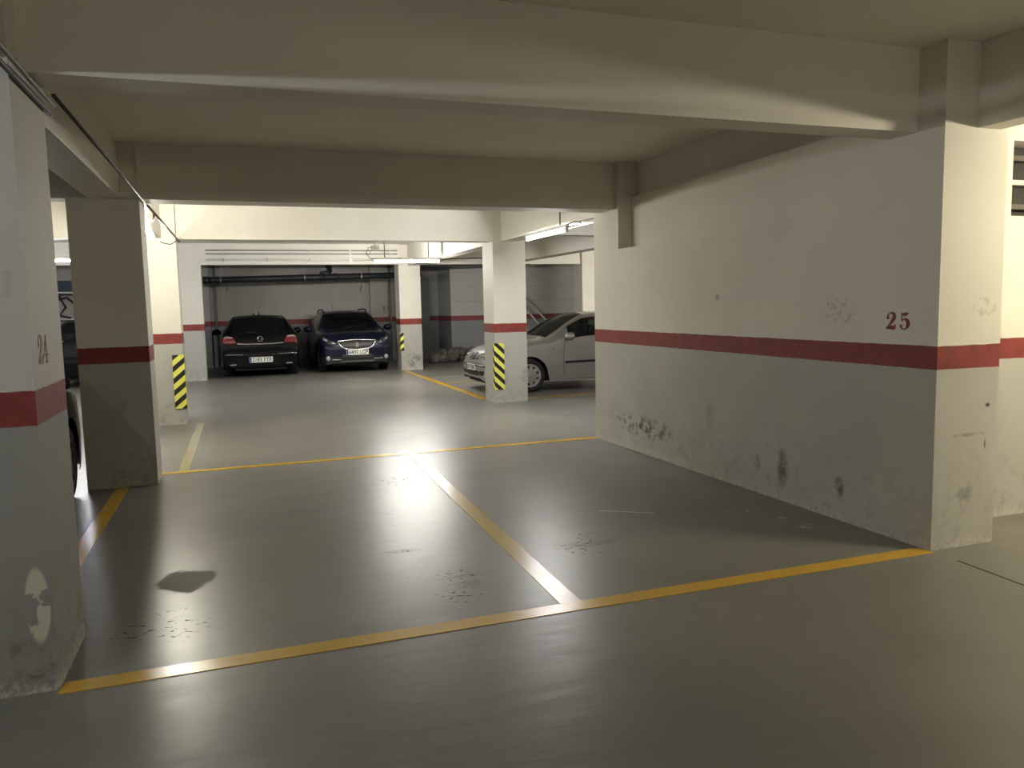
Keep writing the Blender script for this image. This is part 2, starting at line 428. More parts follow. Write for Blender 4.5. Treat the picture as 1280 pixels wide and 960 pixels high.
struct('pillar', bm, M_P5, 'pillar right of the blue car under the long ceiling lamp', 'pillar', 0.006)
bm = bmesh.new(); box(bm, 3.905, 4.46, 12.0, 12.55, 0, SLAB)
struct('pillar', bm, M_P6, 'central white pillar in front of the grey car', 'pillar', 0.006)
bm = bmesh.new(); box(bm, 8.66, 9.3, 19.0, 19.5, 0, SLAB)
struct('pillar', bm, M_PILL, 'white pillar rising behind the grey car roof', 'pillar', 0.006)
for x, y, t in ((3.95, -0.8, 'pillar behind the viewer on the right side'), (-1.37, -0.8, 'pillar behind the viewer on the left side')):
    bm = bmesh.new(); box(bm, x, x + 0.56, y, y + 0.56, 0, SLAB); struct('pillar', bm, M_PILL, t, 'pillar', 0.006)

# beams
def beam(x0, x1, y0, y1, z0=BZ, m=M_BEAM, label=None):
    bm = bmesh.new(); box(bm, x0, x1, y0, y1, z0, SLAB - 0.001); return struct('ceiling_beam', bm, m, label, 'beam', 0.006)
beam(-0.80, wx(3.9), 3.83, 4.05, label='wide front beam crossing the near parking space')
beam(-9.0, -1.37, 3.83, 4.05, label='front beam running left of the nearest pillar')
beam(-0.775, wx(8.0), 7.80, 8.12, label='shadowed second beam crossing above the back yellow line')
beam(-9.0, -1.36, 7.86, 8.12, label='second beam running left of the shadowed pillar')
beam(-0.75, 3.905, 12.0, 12.30, label='brightly lit cream beam between left pillar and central pillar')
beam(-9.0, -1.36, 12.0, 12.30, label='lit cream beam left of the striped pillar')
beam(4.46, 14.0, 12.1, 12.35, z0=2.72, label='beam running right from the central pillar')
beam(-0.72, 3.82, 19.08, 19.40, 2.62, label='far beam in front of the two parked cars')
beam(-9.0, -1.40, 19.08, 19.40, 2.62, label='far beam left of the far grey pillar')
beam(4.36, 8.66, 19.12, 19.40, 2.62, label='far beam above the grey car')
beam(-1.18, -0.93, 4.25, 7.82, label='side beam between the nearest and the shadowed left pillars')
beam(-1.18, -0.93, 8.25, 11.87, label='side beam between the shadowed and the striped left pillars')
beam(4.20, 4.40, 4.2, 7.72, label='beam above the wall marked 25')
beam(4.29, 4.475, -0.24, 3.636, label='beam coming toward the viewer from the near right pillar')
beam(-1.18, -0.93, -0.24, 3.655, label='beam coming toward the viewer from the nearest left pillar')
beam(4.05, 4.33, 8.308, 12.0, label='beam above the suspended lamp right of the centre')
beam(4.05, 4.33, 12.55, 19.28, label='side beam between the central pillar and the far pillar')
beam(6.30, 6.60, 12.35, 19.12, label='side beam above the grey car')

# ------------------------------------------------------------------ paint on the floor
def strip_quad(name, pts, m, label, z=0.003, cat='line marking', group=None):
    bm = bmesh.new(); prism(bm, pts, -0.0005, z)
    return tag(finish(name, bm, m), label, cat, group, kind='structure')
strip_quad('parking_line', [(-0.80, 3.603), (4.015, 3.603), (4.015, 3.72), (-0.79, 3.715)], M_YEL, 'long yellow line along the front of the parking spaces')
strip_quad('parking_line', [(-0.775, 8.25), (3.94, 8.25), (3.94, 8.37), (-0.775, 8.355)], M_YEL, 'yellow line along the back of the spaces, pillar to wall')
strip_quad('parking_line', [(1.545, 3.72), (1.665, 3.72), (1.765, 8.25), (1.655, 8.25)], M_YELW, 'worn yellow line dividing the two parking spaces', 0.0025)
strip_quad('parking_line', [(-1.145, 4.25), (-1.03, 4.25), (-1.01, 7.82), (-1.12, 7.82)], M_YEL, 'short yellow line between nearest and shadowed left pillars')
strip_quad('parking_line', [(3.84, 12.55), (3.97, 12.55), (3.93, 19.28), (3.80, 19.28)], M_YEL, 'yellow line from the central pillar back to the far pillar')
strip_quad('parking_line', [(3.93, 15.55), (8.5, 15.6), (8.5, 15.70), (3.93, 15.65)], M_YELW, 'thin yellow line beside the grey car, nearer one')
strip_quad('parking_line', [(3.93, 17.0), (8.5, 17.0), (8.5, 17.09), (3.93, 17.09)], M_YELP, 'faint yellow line by the rubble, farther one')
strip_quad('parking_line', [(4.46, 12.28), (8.6, 12.62), (8.6, 12.74), (4.46, 12.40)], M_YELW, 'yellow line on the near side of the grey car')
strip_quad('parking_line', [(-0.64, 8.36), (-0.54, 8.36), (-0.52, 11.8), (-0.62, 11.8)], M_YELP, 'ghosted old line in front of the striped left pillar', 0.0015)
strip_quad('floor_joint', [(4.02, 3.44), (4.035, 3.44), (3.985, 2.4), (3.97, 2.4)], M_CRACK, 'thin dark crack in the floor at bottom right', 0.001, 'floor joint')
strip_quad('floor_joint', [(2.542, 5.335), (2.90, 5.10), (2.908, 5.117), (2.55, 5.352)], M_SCRATCH, 'short pale scratch on the floor of the right space', 0.0012, 'scratch')

# ------------------------------------------------------------------ stencilled numbers
def variable_stroke(bm, pts, ws, xf, n=8, th=0.003):
    """pts 2-D centre line, ws half widths; xf maps (u, v, d) to world"""
    P = []; W = []
    m_ = len(pts)
    for i in range(m_ - 1):
        p0 = pts[max(i - 1, 0)]; p1 = pts[i]; p2 = pts[i + 1]; p3 = pts[min(i + 2, m_ - 1)]
        for k in range(n):
            t = k / n
            P.append(tuple(0.5 * ((2 * p1[a]) + (-p0[a] + p2[a]) * t + (2 * p0[a] - 5 * p1[a] + 4 * p2[a] - p3[a]) * t * t + (-p0[a] + 3 * p1[a] - 3 * p2[a] + p3[a]) * t ** 3) for a in (0, 1)))
            W.append(ws[i] * (1 - t) + ws[i + 1] * t)
    P.append(pts[-1]); W.append(ws[-1])
    L = []; R = []
    for i, p in enumerate(P):
        a = P[max(i - 1, 0)]; b = P[min(i + 1, len(P) - 1)]
        dx, dy = b[0] - a[0], b[1] - a[1]; l = math.hypot(dx, dy) or 1
        nx, ny = -dy / l, dx / l
        L.append((p[0] + nx * W[i], p[1] + ny * W[i])); R.append((p[0] - nx * W[i], p[1] - ny * W[i]))
    vl = [[bm.verts.new(xf(q[0], q[1], d)) for q in L] for d in (0, th)]
    vr = [[bm.verts.new(xf(q[0], q[1], d)) for q in R] for d in (0, th)]
    for i in range(len(P) - 1):
        bm.faces.new((vl[1][i], vl[1][i + 1], vr[1][i + 1], vr[1][i]))
        bm.faces.new((vl[0][i], vr[0][i], vr[0][i + 1], vl[0][i + 1]))
        bm.faces.new((vl[0][i], vl[0][i + 1], vl[1][i + 1], vl[1][i]))
        bm.faces.new((vr[0][i], vr[1][i], vr[1][i + 1], vr[0][i + 1]))
    for j in (0, -1):
        bm.faces.new((vl[0][j], vl[1][j], vr[1][j], vr[0][j]))

DIG = {
    '2': [([(.10, .72), (.16, .66), (.12, .80), (.32, .97), (.55, .90), (.58, .70), (.42, .45), (.20, .22), (.06, .06)], [.07, .075, .03, .03, .10, .12, .09, .035, .03]),
          ([(.03, .06), (.20, .12), (.40, .12), (.62, .10), (.66, .30)], [.05, .10, .12, .09, .02])],
    '5': [([(.14, .95), (.13, .75), (.12, .52)], [.03, .025, .02]),
          ([(.14, .90), (.30, .88), (.45, .90), (.58, .99)], [.05, .09, .09, .02]),
          ([(.13, .50), (.30, .62), (.52, .52), (.58, .28), (.40, .06), (.18, .06), (.09, .20), (.15, .25)], [.02, .03, .11, .12, .035, .03, .07, .07])],
    '4': [([(.42, .02), (.42, .5), (.42, .98)], [.10, .10, .06]), ([(.40, .95), (.20, .6), (.02, .32)], [.02, .025, .03]),
          ([(.0, .28), (.35, .28), (.70, .28)], [.03, .03, .03]), ([(.25, .03), (.42, .03), (.60, .03)], [.03, .03, .03])],
}
def number(name, s, xf, h, m, label, gap=0.80):
    bm = bmesh.new()
    for i, ch in enumerate(s):
        for pts, ws in DIG[ch]:
            variable_stroke(bm, pts, ws, lambda u, v, d, i=i: xf((u + i * gap) * h, v * h, d))
    return tag(finish(name, bm, m), label, 'painted number')
y25 = 4.036; number('bay_number', '25', lambda u, v, d: (wx(y25 - u * 1.0) - 0.001 - d * 0.6, y25 - u, 1.382 + v), 0.112, M_REDPAINT, 'red stencilled number 25 on the right wall above the stripe', 1.0)
number('bay_number', '24', lambda u, v, d: (-0.7995 + d * 0.5, 3.76 + u, 1.385 + v), 0.125, M_REDFADE, 'faded red stencilled number on side of nearest left pillar')

# ------------------------------------------------------------------ hazard corner guards
def guard(x, y, sx_, wfront, wside, z0, z1, mat_, label, side_back=0.0):
    """L shaped foam strip on a pillar corner at (x, y); sx_=+1: the side face looks to +x"""
    t = 0.014; g = 0.001
    bm = bmesh.new()
    xi = x + sx_ * g; xo = x + sx_ * (g + t)
    pts = [(x - sx_ * wfront, y - g), (xi, y - g), (xi, y + wside), (xo, y + wside), (xo, y - g - t), (x - sx_ * wfront, y - g - t)]
    prism(bm, pts, z0, z1); bevel(bm, 0.003, 1)
    return tag(finish('corner_guard', bm, mat_), label, 'corner guard')
guard(-0.75, 11.87, 1, 0.14, 0.20, 0.225, 0.985, hazard_mat('hazard_stripes_rising', -1, -1, 6.0, 0.85), 'yellow and black striped guard on the left cream pillar corner')
guard(3.905, 12.0, -1, 0.155, 0.06, 0.215, 0.97, hazard_mat('hazard_stripes_falling', 1, -1, 6.0, 0.95), 'yellow and black striped guard on the central white pillar')
guard(3.82, 19.28, -1, 0.07, 0.10, 0.49, 0.94, hazard_mat('hazard_stripes_far', -1, 1, 5.2, 0.7), 'small striped guard on the far pillar beside the blue car')

# ------------------------------------------------------------------ fluorescent lamps
def lamp(loc, length, rz, power, label, col=(1.0, 0.955, 0.84), rods=(), rod_top=None, housing=True):
    r = empty('ceiling_lamp', loc, rz); tag(r, label, 'fluorescent lamp')
    bm = bmesh.new(); h = length / 2
    tube(bm, [(-h, 0, 0), (h, 0, 0)], 0.014, 10)
    finish('lamp_tube', bm, emit_mat('tube_glow', col, power), r)
    if housing:
        bm = bmesh.new(); box(bm, -h - 0.05, h + 0.05, -0.025, 0.025, 0.035, 0.075); bevel(bm, 0.006, 2)
        finish('lamp_housing', bm, M_LAMPBODY, r)
    for s in (-1, 1):
        bm = bmesh.new(); box(bm, s * h - 0.012 + s * 0.014, s * h + 0.012 + s * 0.014, -0.02, 0.02, -0.02, 0.05); bevel(bm, 0.004, 1)
        finish('end_cap', bm, M_LAMPBODY, r)
    for rx in rods:
        bm = bmesh.new(); tube(bm, [(rx, 0, 0.07), (rx, 0, (rod_top or SLAB) - loc[2])], 0.011, 8)
        finish('hanger_rod', bm, M_RUST, r)
    return r
l1 = lamp((3.31, 15.8, 2.50), 1.32, 0, TUBE['aisle'], 'long lit tube lamp hanging over the aisle', (1.0, 0.975, 0.91), rods=(-0.45, 0.45))
l2 = lamp((4.00, 9.95, 2.515), 1.40, PI / 2, TUBE['cross'], 'lit tube lamp on a rod beside the central pillar', (0.98, 0.97, 0.96), rods=(-0.50,))
r = empty('ceiling_lamp', (-0.905, 9.97, 2.50)); tag(r, 'small bright bulb hanging from a cable between the left pillars', 'hanging lamp')
bm = bmesh.new(); tube(bm, [(-0.03, -0.06, 0.085), (-0.026, -0.055, 0.075), (0.02, 0.04, -0.05), (0.025, 0.05, -0.065)], [0.02, 0.034, 0.034, 0.02], 14); finish('bulb', bm, emit_mat('bulb_glow', (1.0, 0.95, 0.80), TUBE['pillar']), r, True)
bm = bmesh.new(); tube(bm, [(-0.046, -0.09, 0.135), (-0.031, -0.061, 0.087)], [0.016, 0.022], 12); finish('lamp_holder', bm, M_LAMPBODY, r, True)
bm = bmesh.new(); tube(bm, [(-0.046, -0.09, 0.13), (-0.045, -0.12, 0.10), (0.10, -0.50, 0.09), (0.165, -1.2, 0.09)], 0.008, 6); finish('lamp_cable', bm, M_DCOND, r, True)
l4 = lamp((-2.55, 14.6, 2.45), 1.22, 0, TUBE['left'], 'lit tube lamp seen through the gap between left pillars', (0.95, 0.97, 1.0), rods=(-0.4, 0.4))
# lamps of the same kind elsewhere in the garage, out of view
lamp((6.2, 1.9, 2.42), 1.22, 0, TUBE['right'], 'tube lamp out of view to the right of the viewer', (1.0, 0.90, 0.66), rods=(-0.4, 0.4))
lamp((-2.5, 1.7, 2.53), 1.22, PI / 2, TUBE['rear_left'], 'tube lamp out of view left of the viewer', (0.93, 0.97, 1.0), rods=(-0.4, 0.4))
lamp((2.3, -4.4, 2.45), 1.22, 0, TUBE['rear'], 'tube lamp out of view straight behind the viewer', (1.0, 0.95, 0.85), rods=(-0.4, 0.4))
lamp((9.2, 15.5, 2.45), 1.22, 0, TUBE['beyond'], 'tube lamp hidden behind the right wall', (1.0, 0.95, 0.86), rods=(-0.4, 0.4))
lamp((-6.5, 19.0, 2.45), 1.22, PI / 2, TUBE['far_left'], 'tube lamp hidden behind left pillars at the back', (0.93, 0.97, 1.0), rods=(-0.4, 0.4))
lamp((-4.5, 9.5, 2.45), 1.22, PI / 2, TUBE['mid_left'], 'tube lamp hidden behind the left pillars', (1.0, 0.96, 0.85), rods=(-0.4, 0.4))

# junction box with cable loops beside the aisle lamp
r = empty('junction_box', (2.60, 15.75, 2.68)); tag(r, 'small junction box with looped cable near the long lamp', 'junction box')
bm = bmesh.new(); box(bm, -0.01, 0.14, -0.04, 0.04, 0.03, 0.13); bevel(bm, 0.006, 1); finish('box_body', bm, M_LAMPBODY, r)
bm = bmesh.new(); tube(bm, [(0.0, -0.01, 0.10), (-0.08, -0.01, 0.08), (-0.12, -0.01, 0.0), (-0.07, -0.01, -0.06), (-0.03, -0.01, 0.0), (-0.07, -0.01, 0.05), (-0.12, -0.01, -0.04), (-0.02, -0.01, -0.13), (0.05, -0.01, -0.13)], 0.006, 6); finish('cable', bm, M_DCOND, r, True)
bm = bmesh.new(); tube(bm, [(0.06, 0, 0.13), (0.06, 0, SLAB - 2.62)], 0.010, 6); finish('conduit_drop', bm, M_CONDUIT, r)

# conduits
bm = bmesh.new(); tube(bm, [(-0.755, -2, 2.57), (-0.757, 3.0, 2.57), (-0.765, 4.30, 2.575)], 0.009, 8); tag(finish('conduit', bm, M_CONDUIT, None, True), 'conduit running along the nearest left pillar top', 'conduit')
bm = bmesh.new(); tube(bm, [(-0.783, 2.55, 2.535), (-0.783, 4.30, 2.54)], 0.011, 8); tag(finish('cable', bm, M_DCOND, None, True), 'thick dark cable under the conduit on nearest pillar', 'cable')
bm = bmesh.new(); tube(bm, [(-0.745, 4.2, 2.60), (-0.745, 6.0, 2.60), (-0.748, 8.3, 2.60)], 0.010, 8); tag(finish('conduit', bm, M_DCOND, None, True), 'dark conduit along the left side beam to the shadowed pillar', 'conduit')
bm = bmesh.new(); tube(bm, [(-0.735, 8.13, 2.585), (-0.735, 10.2, 2.595), (-0.735, 12.45, 2.60)], 0.012, 8); tag(finish('conduit', bm, M_RUST, None, True), 'conduit from the shadowed pillar to the striped pillar', 'conduit')
bm = bmesh.new(); tube(bm, [(-0.86, 10.08, 2.44), (-0.80, 10.4, 2.42), (-0.75, 10.9, 2.44), (-0.715, 11.3, 2.51), (-0.71, 11.8, 2.565)], 0.007, 6); tag(finish('cable', bm, M_CONDUIT, None, True), 'slack thin cable from the left lamp to the conduit', 'cable')
for k, (z, rr, m) in enumerate(((2.94, 0.012, M_CONDUIT), (2.86, 0.012, M_CONDUIT), (2.73, 0.030, M_WPIPE))):
    r = empty('conduit', (-0.6, 19.0, z)); tag(r, ('thin upper conduit on the far beam', 'thin middle conduit on the far beam', 'white pipe along the bottom of the far beam')[k], 'conduit', )
    bm = bmesh.new(); tube(bm, [(0.0, 0, 0), (4.35, 0, 0)], rr, 10); finish('pipe', bm, m, r, True)
    for q in range(5):
        bm = bmesh.new(); x = 0.35 + q * 0.95; box(bm, x, x + 0.03, -rr - 0.006, 0.085, -rr - 0.006, rr + 0.006); finish('clip', bm, M_GALV, r)
bm = bmesh.new(); tube(bm, [(5.2, 15.6, 2.57), (4.5, 15.8, 2.56), (4.2, 15.8, 2.55), (4.03, 15.8, 2.54)], 0.012, 6); 
tag(finish('cable', bm, M_RUST, None, True), 'cable running right from the long aisle lamp', 'cable')
r = empty('cable_hook', (4.00, 9.08, 2.53)); tag(r, 'small bent cable hook at the near end of suspended lamp', 'cable')
bm = bmesh.new(); tube(bm, [(0.0, 0.18, 0.02), (0.02, 0.0, 0.02), (0.06, -0.10, 0.03), (0.09, -0.08, 0.06), (0.03, 0.0, 0.07), (0, 0.2, 0.05)], 0.008, 6); finish('cable_loop', bm, M_DCOND, r, True)

# black drain pipe under the far ceiling
r = empty('drain_pipe', (0, 21.6, 0)); tag(r, 'long black drain pipe hung across above the two parked cars', 'pipe')
pz = lambda x: 2.36 + 0.019 * (x + 0.8)
bm = bmesh.new(); tube(bm, [(-1.35, 0, pz(-1.35)), (1.8, 0, pz(1.8)), (4.9, 0, pz(4.9))], 0.082, 20); finish('pipe_run', bm, M_PIPE, r, True)
for x in (-0.7, 2.2, 2.55):
    bm = bmesh.new(); tube(bm, [(x - 0.06, 0, pz(x)), (x + 0.06, 0, pz(x))], 0.098, 20); finish('pipe_collar', bm, M_PIPE, r, True)
bm = bmesh.new(); tube(bm, [(2.3, 0, pz(2.3) + 0.03), (2.42, 0.05, pz(2.3) + 0.16), (2.42, 0.3, pz(2.3) + 0.30), (2.42, 0.9, SLAB)], 0.07, 14)
tube(bm, [(2.15, 0, pz(2.3) + 0.1), (2.42, 0.02, pz(2.3) + 0.14)], 0.05, 12)
finish('pipe_branch', bm, M_PIPE, r, True)
for x in (-0.35, 1.75, 2.55, 3.25):
    bm = bmesh.new(); lathe(bm, [(0.088, -0.014), (0.094, -0.014), (0.094, 0.014), (0.088, 0.014), (0.088, -0.014)], seg=20, c=(0, 0, 0))
    bmesh.ops.rotate(bm, verts=bm.verts, cent=(0, 0, 0), matrix=Matrix.Rotation(PI / 2, 3, 'Z'))
    bmesh.ops.translate(bm, verts=bm.verts, vec=(x, 0, pz(x)))
    tube(bm, [(x, 0, pz(x) + 0.09), (x, 0, SLAB)], 0.006, 6)
    finish('pipe_hanger', bm, M_GALV, r)
for x, zz in ((-0.22, 0.30), (3.22, 0.42)):
    bm = bmesh.new(); tube(bm, [(x, -0.05, pz(x) - 0.05), (x + 0.02, -0.05, pz(x) - zz * 0.6), (x - 0.01, -0.05, pz(x) - zz)], 0.011, 6)
    finish('loose_strap', bm, M_DCOND, r)
bm = bmesh.new(); tube(bm, [(-0.55, 23.42, 0.0), (-0.55, 23.42, SLAB)], 0.028, 10); tag(finish('downpipe', bm, M_GPIPE, None, True), 'vertical dark pipe at the left end of back wall', 'pipe')
bm = bmesh.new(); tube(bm, [(4.33, 23.3, 0.0), (4.33, 23.3, SLAB)], 0.035, 10); tag(finish('downpipe', bm, M_GPIPE, None, True), 'vertical dark pipe behind the right side of the blue car', 'pipe')
# dark duct at the ceiling behind the far pillar
bm = bmesh.new(); prism(bm, [(4.4, 20.0), (7.6, 20.0), (5.6, 22.0), (4.4, 22.6)], 2.62, 2.95); bevel(bm, 0.02, 1)
tag(finish('duct', bm, M_PIPE), 'dark duct under the ceiling behind the far pillar', 'duct')
# flat panel, its grey standing in for the recess shade left of coursed wall
bm = bmesh.new(); box(bm, 4.55, 5.55, 23.40, 23.499, 0.0, 2.40); o = struct('recess_panel', bm, simple('recess_grey', (0.20, 0.20, 0.205), 0.6), 'dark grey recess behind the far pillar', 'recess')

# small dim number on the back wall (two small marks)
for q in (0, 1):
    bm = bmesh.new()
    box(bm, 4.10 + q * 0.14, 4.18 + q * 0.14, 23.285, 23.299, 1.45, 1.62); tag(finish('wall_mark', bm, simple('dim_mark', (0.25, 0.22, 0.20), 0.7)), ('left', 'right')[q] + ' one of two small plates on wall beside the blue car', 'plate', 'plates on the back wall')

# rubble heap
random.seed(5)
bm = bmesh.new()
for i in range(70):
    t = random.random(); x = 5.0 + 2.1 * t + random.uniform(-.1, .1); hmax = 0.34 * math.exp(-((t - 0.45) / 0.33) ** 2)
    y = 21.55 + random.uniform(-0.45, 0.25); z = random.uniform(0.0, hmax) * (1 - abs(y - 21.5) / 0.9)
    s = random.uniform(0.05, 0.15)
    rr = bmesh.ops.create_icosphere(bm, subdivisions=2, radius=s, matrix=Matrix.Translation((x, y, z + s * 0.55)))
    for vv in rr['verts']:
        vv.co += Vector((random.uniform(-1, 1), random.uniform(-1, 1), random.uniform(-1, 1))) * s * 0.16
        vv.co.z = max(vv.co.z, 0.0)
tag(finish('rubble_heap', bm, M_RUBBLE), 'brownish heap of rubble on the floor before the back wall', 'rubble', kind='stuff')

# leaning poles behind the central pillar
for k in (0, 1):
    bm = bmesh.new(); tube(bm, [(7.75 - k * 0.12, 21.93, 2.16 - k * 0.12), (9.55 - k * 0.45, 21.2, 0.03)], 0.03, 8)
    tag(finish('steel_pole', bm, M_GALV, None, True), ('left', 'right')[k] + ' one of two poles leaning behind the central pillar', 'pole', 'leaning poles')

# things seen through the slit at left
bm = bmesh.new(); box(bm, -4.7, -3.4, 22.6, 23.1, 2.16, 2.42); bevel(bm, 0.01, 1)
tag(finish('storage_box', bm, M_BOXBLUE), 'dark blue box high on the wall in the left gap', 'box')
bm = bmesh.new(); box(bm, -5.2, -3.2, 22.55, 23.49, 2.10, 2.14); tag(finish('wall_shelf', bm, M_GALV), 'high shelf carrying the dark box in the left gap', 'shelf')
bm = bmesh.new(); box(bm, -5.0, -3.3, 23.1, 23.49, 1.42, 1.46); tag(finish('wall_shelf', bm, M_GALV), 'lower shelf with hanging tools in the left gap', 'shelf')
bm = bmesh.new()
tube(bm, [(-4.35, 23.2, 2.05), (-4.2, 23.1, 1.75), (-4.35, 23.1, 1.55), (-4.1, 23.1, 1.47)], 0.03, 8); tube(bm, [(-4.4, 23.2, 1.95), (-4.15, 23.1, 2.0), (-3.95, 23.1, 1.8)], 0.03, 8)
tag(finish('garden_hose', bm, M_DCOND, None, True), 'dark bent hose hanging on wall in the left gap', 'hose')

# ------------------------------------------------------------------ cars
def pchip(x, y, xs):
    x = np.array(x, float); y = np.array(y, float); h = np.diff(x); d = np.diff(y) / h
    m = np.zeros(len(x)); m[0] = d[0]; m[-1] = d[-1]
    for i in range(1, len(x) - 1):
        if d[i - 1] * d[i] > 0:
            w1 = 2 * h[i] + h[i - 1]; w2 = h[i] + 2 * h[i - 1]
            m[i] = (w1 + w2) / (w1 / d[i - 1] + w2 / d[i])
    k = np.clip(np.searchsorted(x, xs) - 1, 0, len(x) - 2); t = (xs - x[k]) / h[k]
    return (2 * t**3 - 3 * t**2 + 1) * y[k] + (t**3 - 2 * t**2 + t) * h[k] * m[k] + (-2 * t**3 + 3 * t**2) * y[k + 1] + (t**3 - t**2) * h[k] * m[k + 1]

def text_mesh(s, size):
    cu = bpy.data.curves.new('txt', 'FONT'); cu.body = s; cu.size = size; cu.align_x = 'CENTER'; cu.align_y = 'CENTER'; cu.extrude = 0.001; cu.space_character = 1.08
    cu.offset = 0.0015
    o = bpy.data.objects.new('txt', cu); COL.objects.link(o)
    dg = bpy.context.evaluated_depsgraph_get(); me = bpy.data.meshes.new_from_object(o.evaluated_get(dg))
    bpy.data.objects.remove(o); bpy.data.curves.remove(cu)
    return me

class Car:
    def __init__(s, name, label, spec, paint, loc, rz, glass=None, group=None):
        s.sp = spec; s.paint = paint; s.glass = glass or M_GLASS
        s.root = empty(name, loc, rz); tag(s.root, label, 'car', group)
        s.build()
    def part(s, name, bm, m, smooth=True, parent=None, label=None):
        o = finish(name, bm, m, parent or s.root, smooth)
        if label: o['label'] = label
        return o
    def build(s):
        sp = s.sp; T = np.array(sp['st'], float); U = T[:, 0]; L = U[-1]; s.L = L
        us = set(np.linspace(0, L, 90).tolist()); us |= set(U.tolist())
        for ua in sp['axles']:
            us |= set((ua + sp['arch'] * np.cos(np.linspace(0, PI, 25))).tolist())
        a, b, c_, d = sp['glass_u']; us |= {a, b, c_, d} | set(sp['side_u'])
        for e in np.linspace(0, 0.25, 14): us |= {float(e), float(L - e)}
        us = np.array(sorted(us)); keep = [0]
        for i in range(1, len(us)):
            if us[i] - us[keep[-1]] > 0.006: keep.append(i)
        us = us[keep]; us[-1] = L
        C = [pchip(U, T[:, k], us) for k in range(1, 8)]
        ws, zs, wb, zb, wt, zt, zc = C
        n1, n2, n3 = 12, 8, 10
        rows = []
        for i, u in enumerate(us):
            z0 = zs[i]; lim = False
            for ua in sp['axles']:
                if abs(u - ua) < sp['arch']:
                    z0 = max(z0, sp['axle_z'] + math.sqrt(max(0, sp['arch']**2 - (u - ua)**2)))
            row = []
            for k in range(n1):
                t = k / n1; z = z0 + (zb[i] - z0) * t
                q = (z - zs[i]) / max(0.01, (zb[i] - zs[i]))
                y = ws[i] + (wb[i] - ws[i]) * q + sp['bulge'] * 4 * q * (1 - q)
                row.append((y, z))
            for k in range(n2):
                t = k / n2
                row.append((wb[i] + (wt[i] - wb[i]) * t + 0.018 * 4 * t * (1 - t), zb[i] + (zt[i] - zb[i]) * t))
            for k in range(n3 + 1):
                t = k / n3; y = wt[i] * (1 - t)
                row.append((y, zc[i] - (zc[i] - zt[i]) * (y / wt[i])**2.2))
            rows.append(row)
        nr = len(rows[0]); ROOF = n1 + n2
        bm = bmesh.new(); gs = bmesh.new(); 
        V = {}
        def vert(b_, tagk, i, k, sgn, key):
            if (tagk, i, k, sgn) in V: return V[(tagk, i, k, sgn)]
            y, z = rows[i][k]
            if k == nr - 1 and (tagk, i, k, -sgn) in V: return V[(tagk, i, k, -sgn)]
            v_ = b_.verts.new((us[i], sgn * y, z)); V[(tagk, i, k, sgn)] = v_; return v_
        glassb = {}
        full_v = []; full_f = []
        for sgn in (-1, 1):
            for i in range(len(us) - 1):
                um = (us[i] + us[i + 1]) / 2
                for k in range(nr - 1):
                    kind = 'body'
                    if k >= ROOF + 1 and a < um < b: kind = 'windshield'
                    elif k >= ROOF + 1 and c_ < um < d: kind = 'rear_window'
                    elif n1 + 1 <= k <= n1 + n2 - 2:
                        for q in range(0, len(sp['side_u']), 2):
                            if sp['side_u'][q] < um < sp['side_u'][q + 1]: kind = 'side_window_%d_%d' % (q, sgn)
                    zm = (rows[i][k][1] + rows[i][k + 1][1]) / 2
                    if kind == 'body' and sp.get('clad') and zm < sp['clad'](um): kind = 'lower_cladding'
                    b_ = glassb.setdefault(kind, bmesh.new())
                    vs = [vert(b_, kind, i, k, sgn, 0), vert(b_, kind, i + 1, k, sgn, 0), vert(b_, kind, i + 1, k + 1, sgn, 0), vert(b_, kind, i, k + 1, sgn, 0)]
                    if sgn > 0: vs = vs[::-1]
                    vs2 = []
                    for v_ in vs:
                        if v_ not in vs2: vs2.append(v_)
                    try: b_.faces.new(vs2)
                    except ValueError: pass
                    base = len(full_v); full_v += [v_.co.copy() for v_ in vs2]; full_f.append(list(range(base, base + len(vs2))))
        # end caps
        for i, key in ((0, 'front'), (len(us) - 1, 'rear')):
            for kind in ('body', 'lower_cladding'):
                if kind not in glassb: continue
                b_ = glassb[kind]
                for k in range(nr - 1):
                    zm = (rows[i][k][1] + rows[i][k + 1][1]) / 2
                    cl = bool(sp.get('clad') and zm < sp['clad'](us[i]))
                    if cl != (kind == 'lower_cladding'): continue
                    yk, zk = rows[i][k]; y2, z2 = rows[i][k + 1]
                    vs = [b_.verts.new((us[i], -yk, zk)), b_.verts.new((us[i], yk, zk)), b_.verts.new((us[i], y2, z2)), b_.verts.new((us[i], -y2, z2))]
                    if k == nr - 2: vs = vs[:3]
                    b_.faces.new(vs)
                    base = len(full_v); full_v += [v_.co.copy() for v_ in vs]; full_f.append(list(range(base, base + len(vs))))
        s.bvh = BVHTree.FromPolygons(full_v, full_f)
        for kind, b_ in glassb.items():
            bmesh.ops.remove_doubles(b_, verts=b_.verts, dist=0.0005)
            if kind == 'body': s.body = s.part('body', b_, s.paint)
            elif kind == 'lower_cladding': s.part('lower_cladding', b_, M_BLACKP)
            else: s.part(kind.split('_%')[0] if not kind.startswith('side') else 'side_window', b_, s.glass)
        # underbody and cabin floor
        bm = bmesh.new(); W = sp['w'] / 2
        box(bm, 0.12, L - 0.12, -W + 0.30, W - 0.30, 0.17, 0.62)
        box(bm, sp['axles'][0] + sp['arch'] + 0.03, sp['axles'][1] - sp['arch'] - 0.03, -W + 0.07, W - 0.07, 0.19, 0.50)
        s.part('underbody', bm, M_DARKIN, False)
        for ua in sp['axles']:
            for sg in (-1, 1): s.wheel(ua, sg)
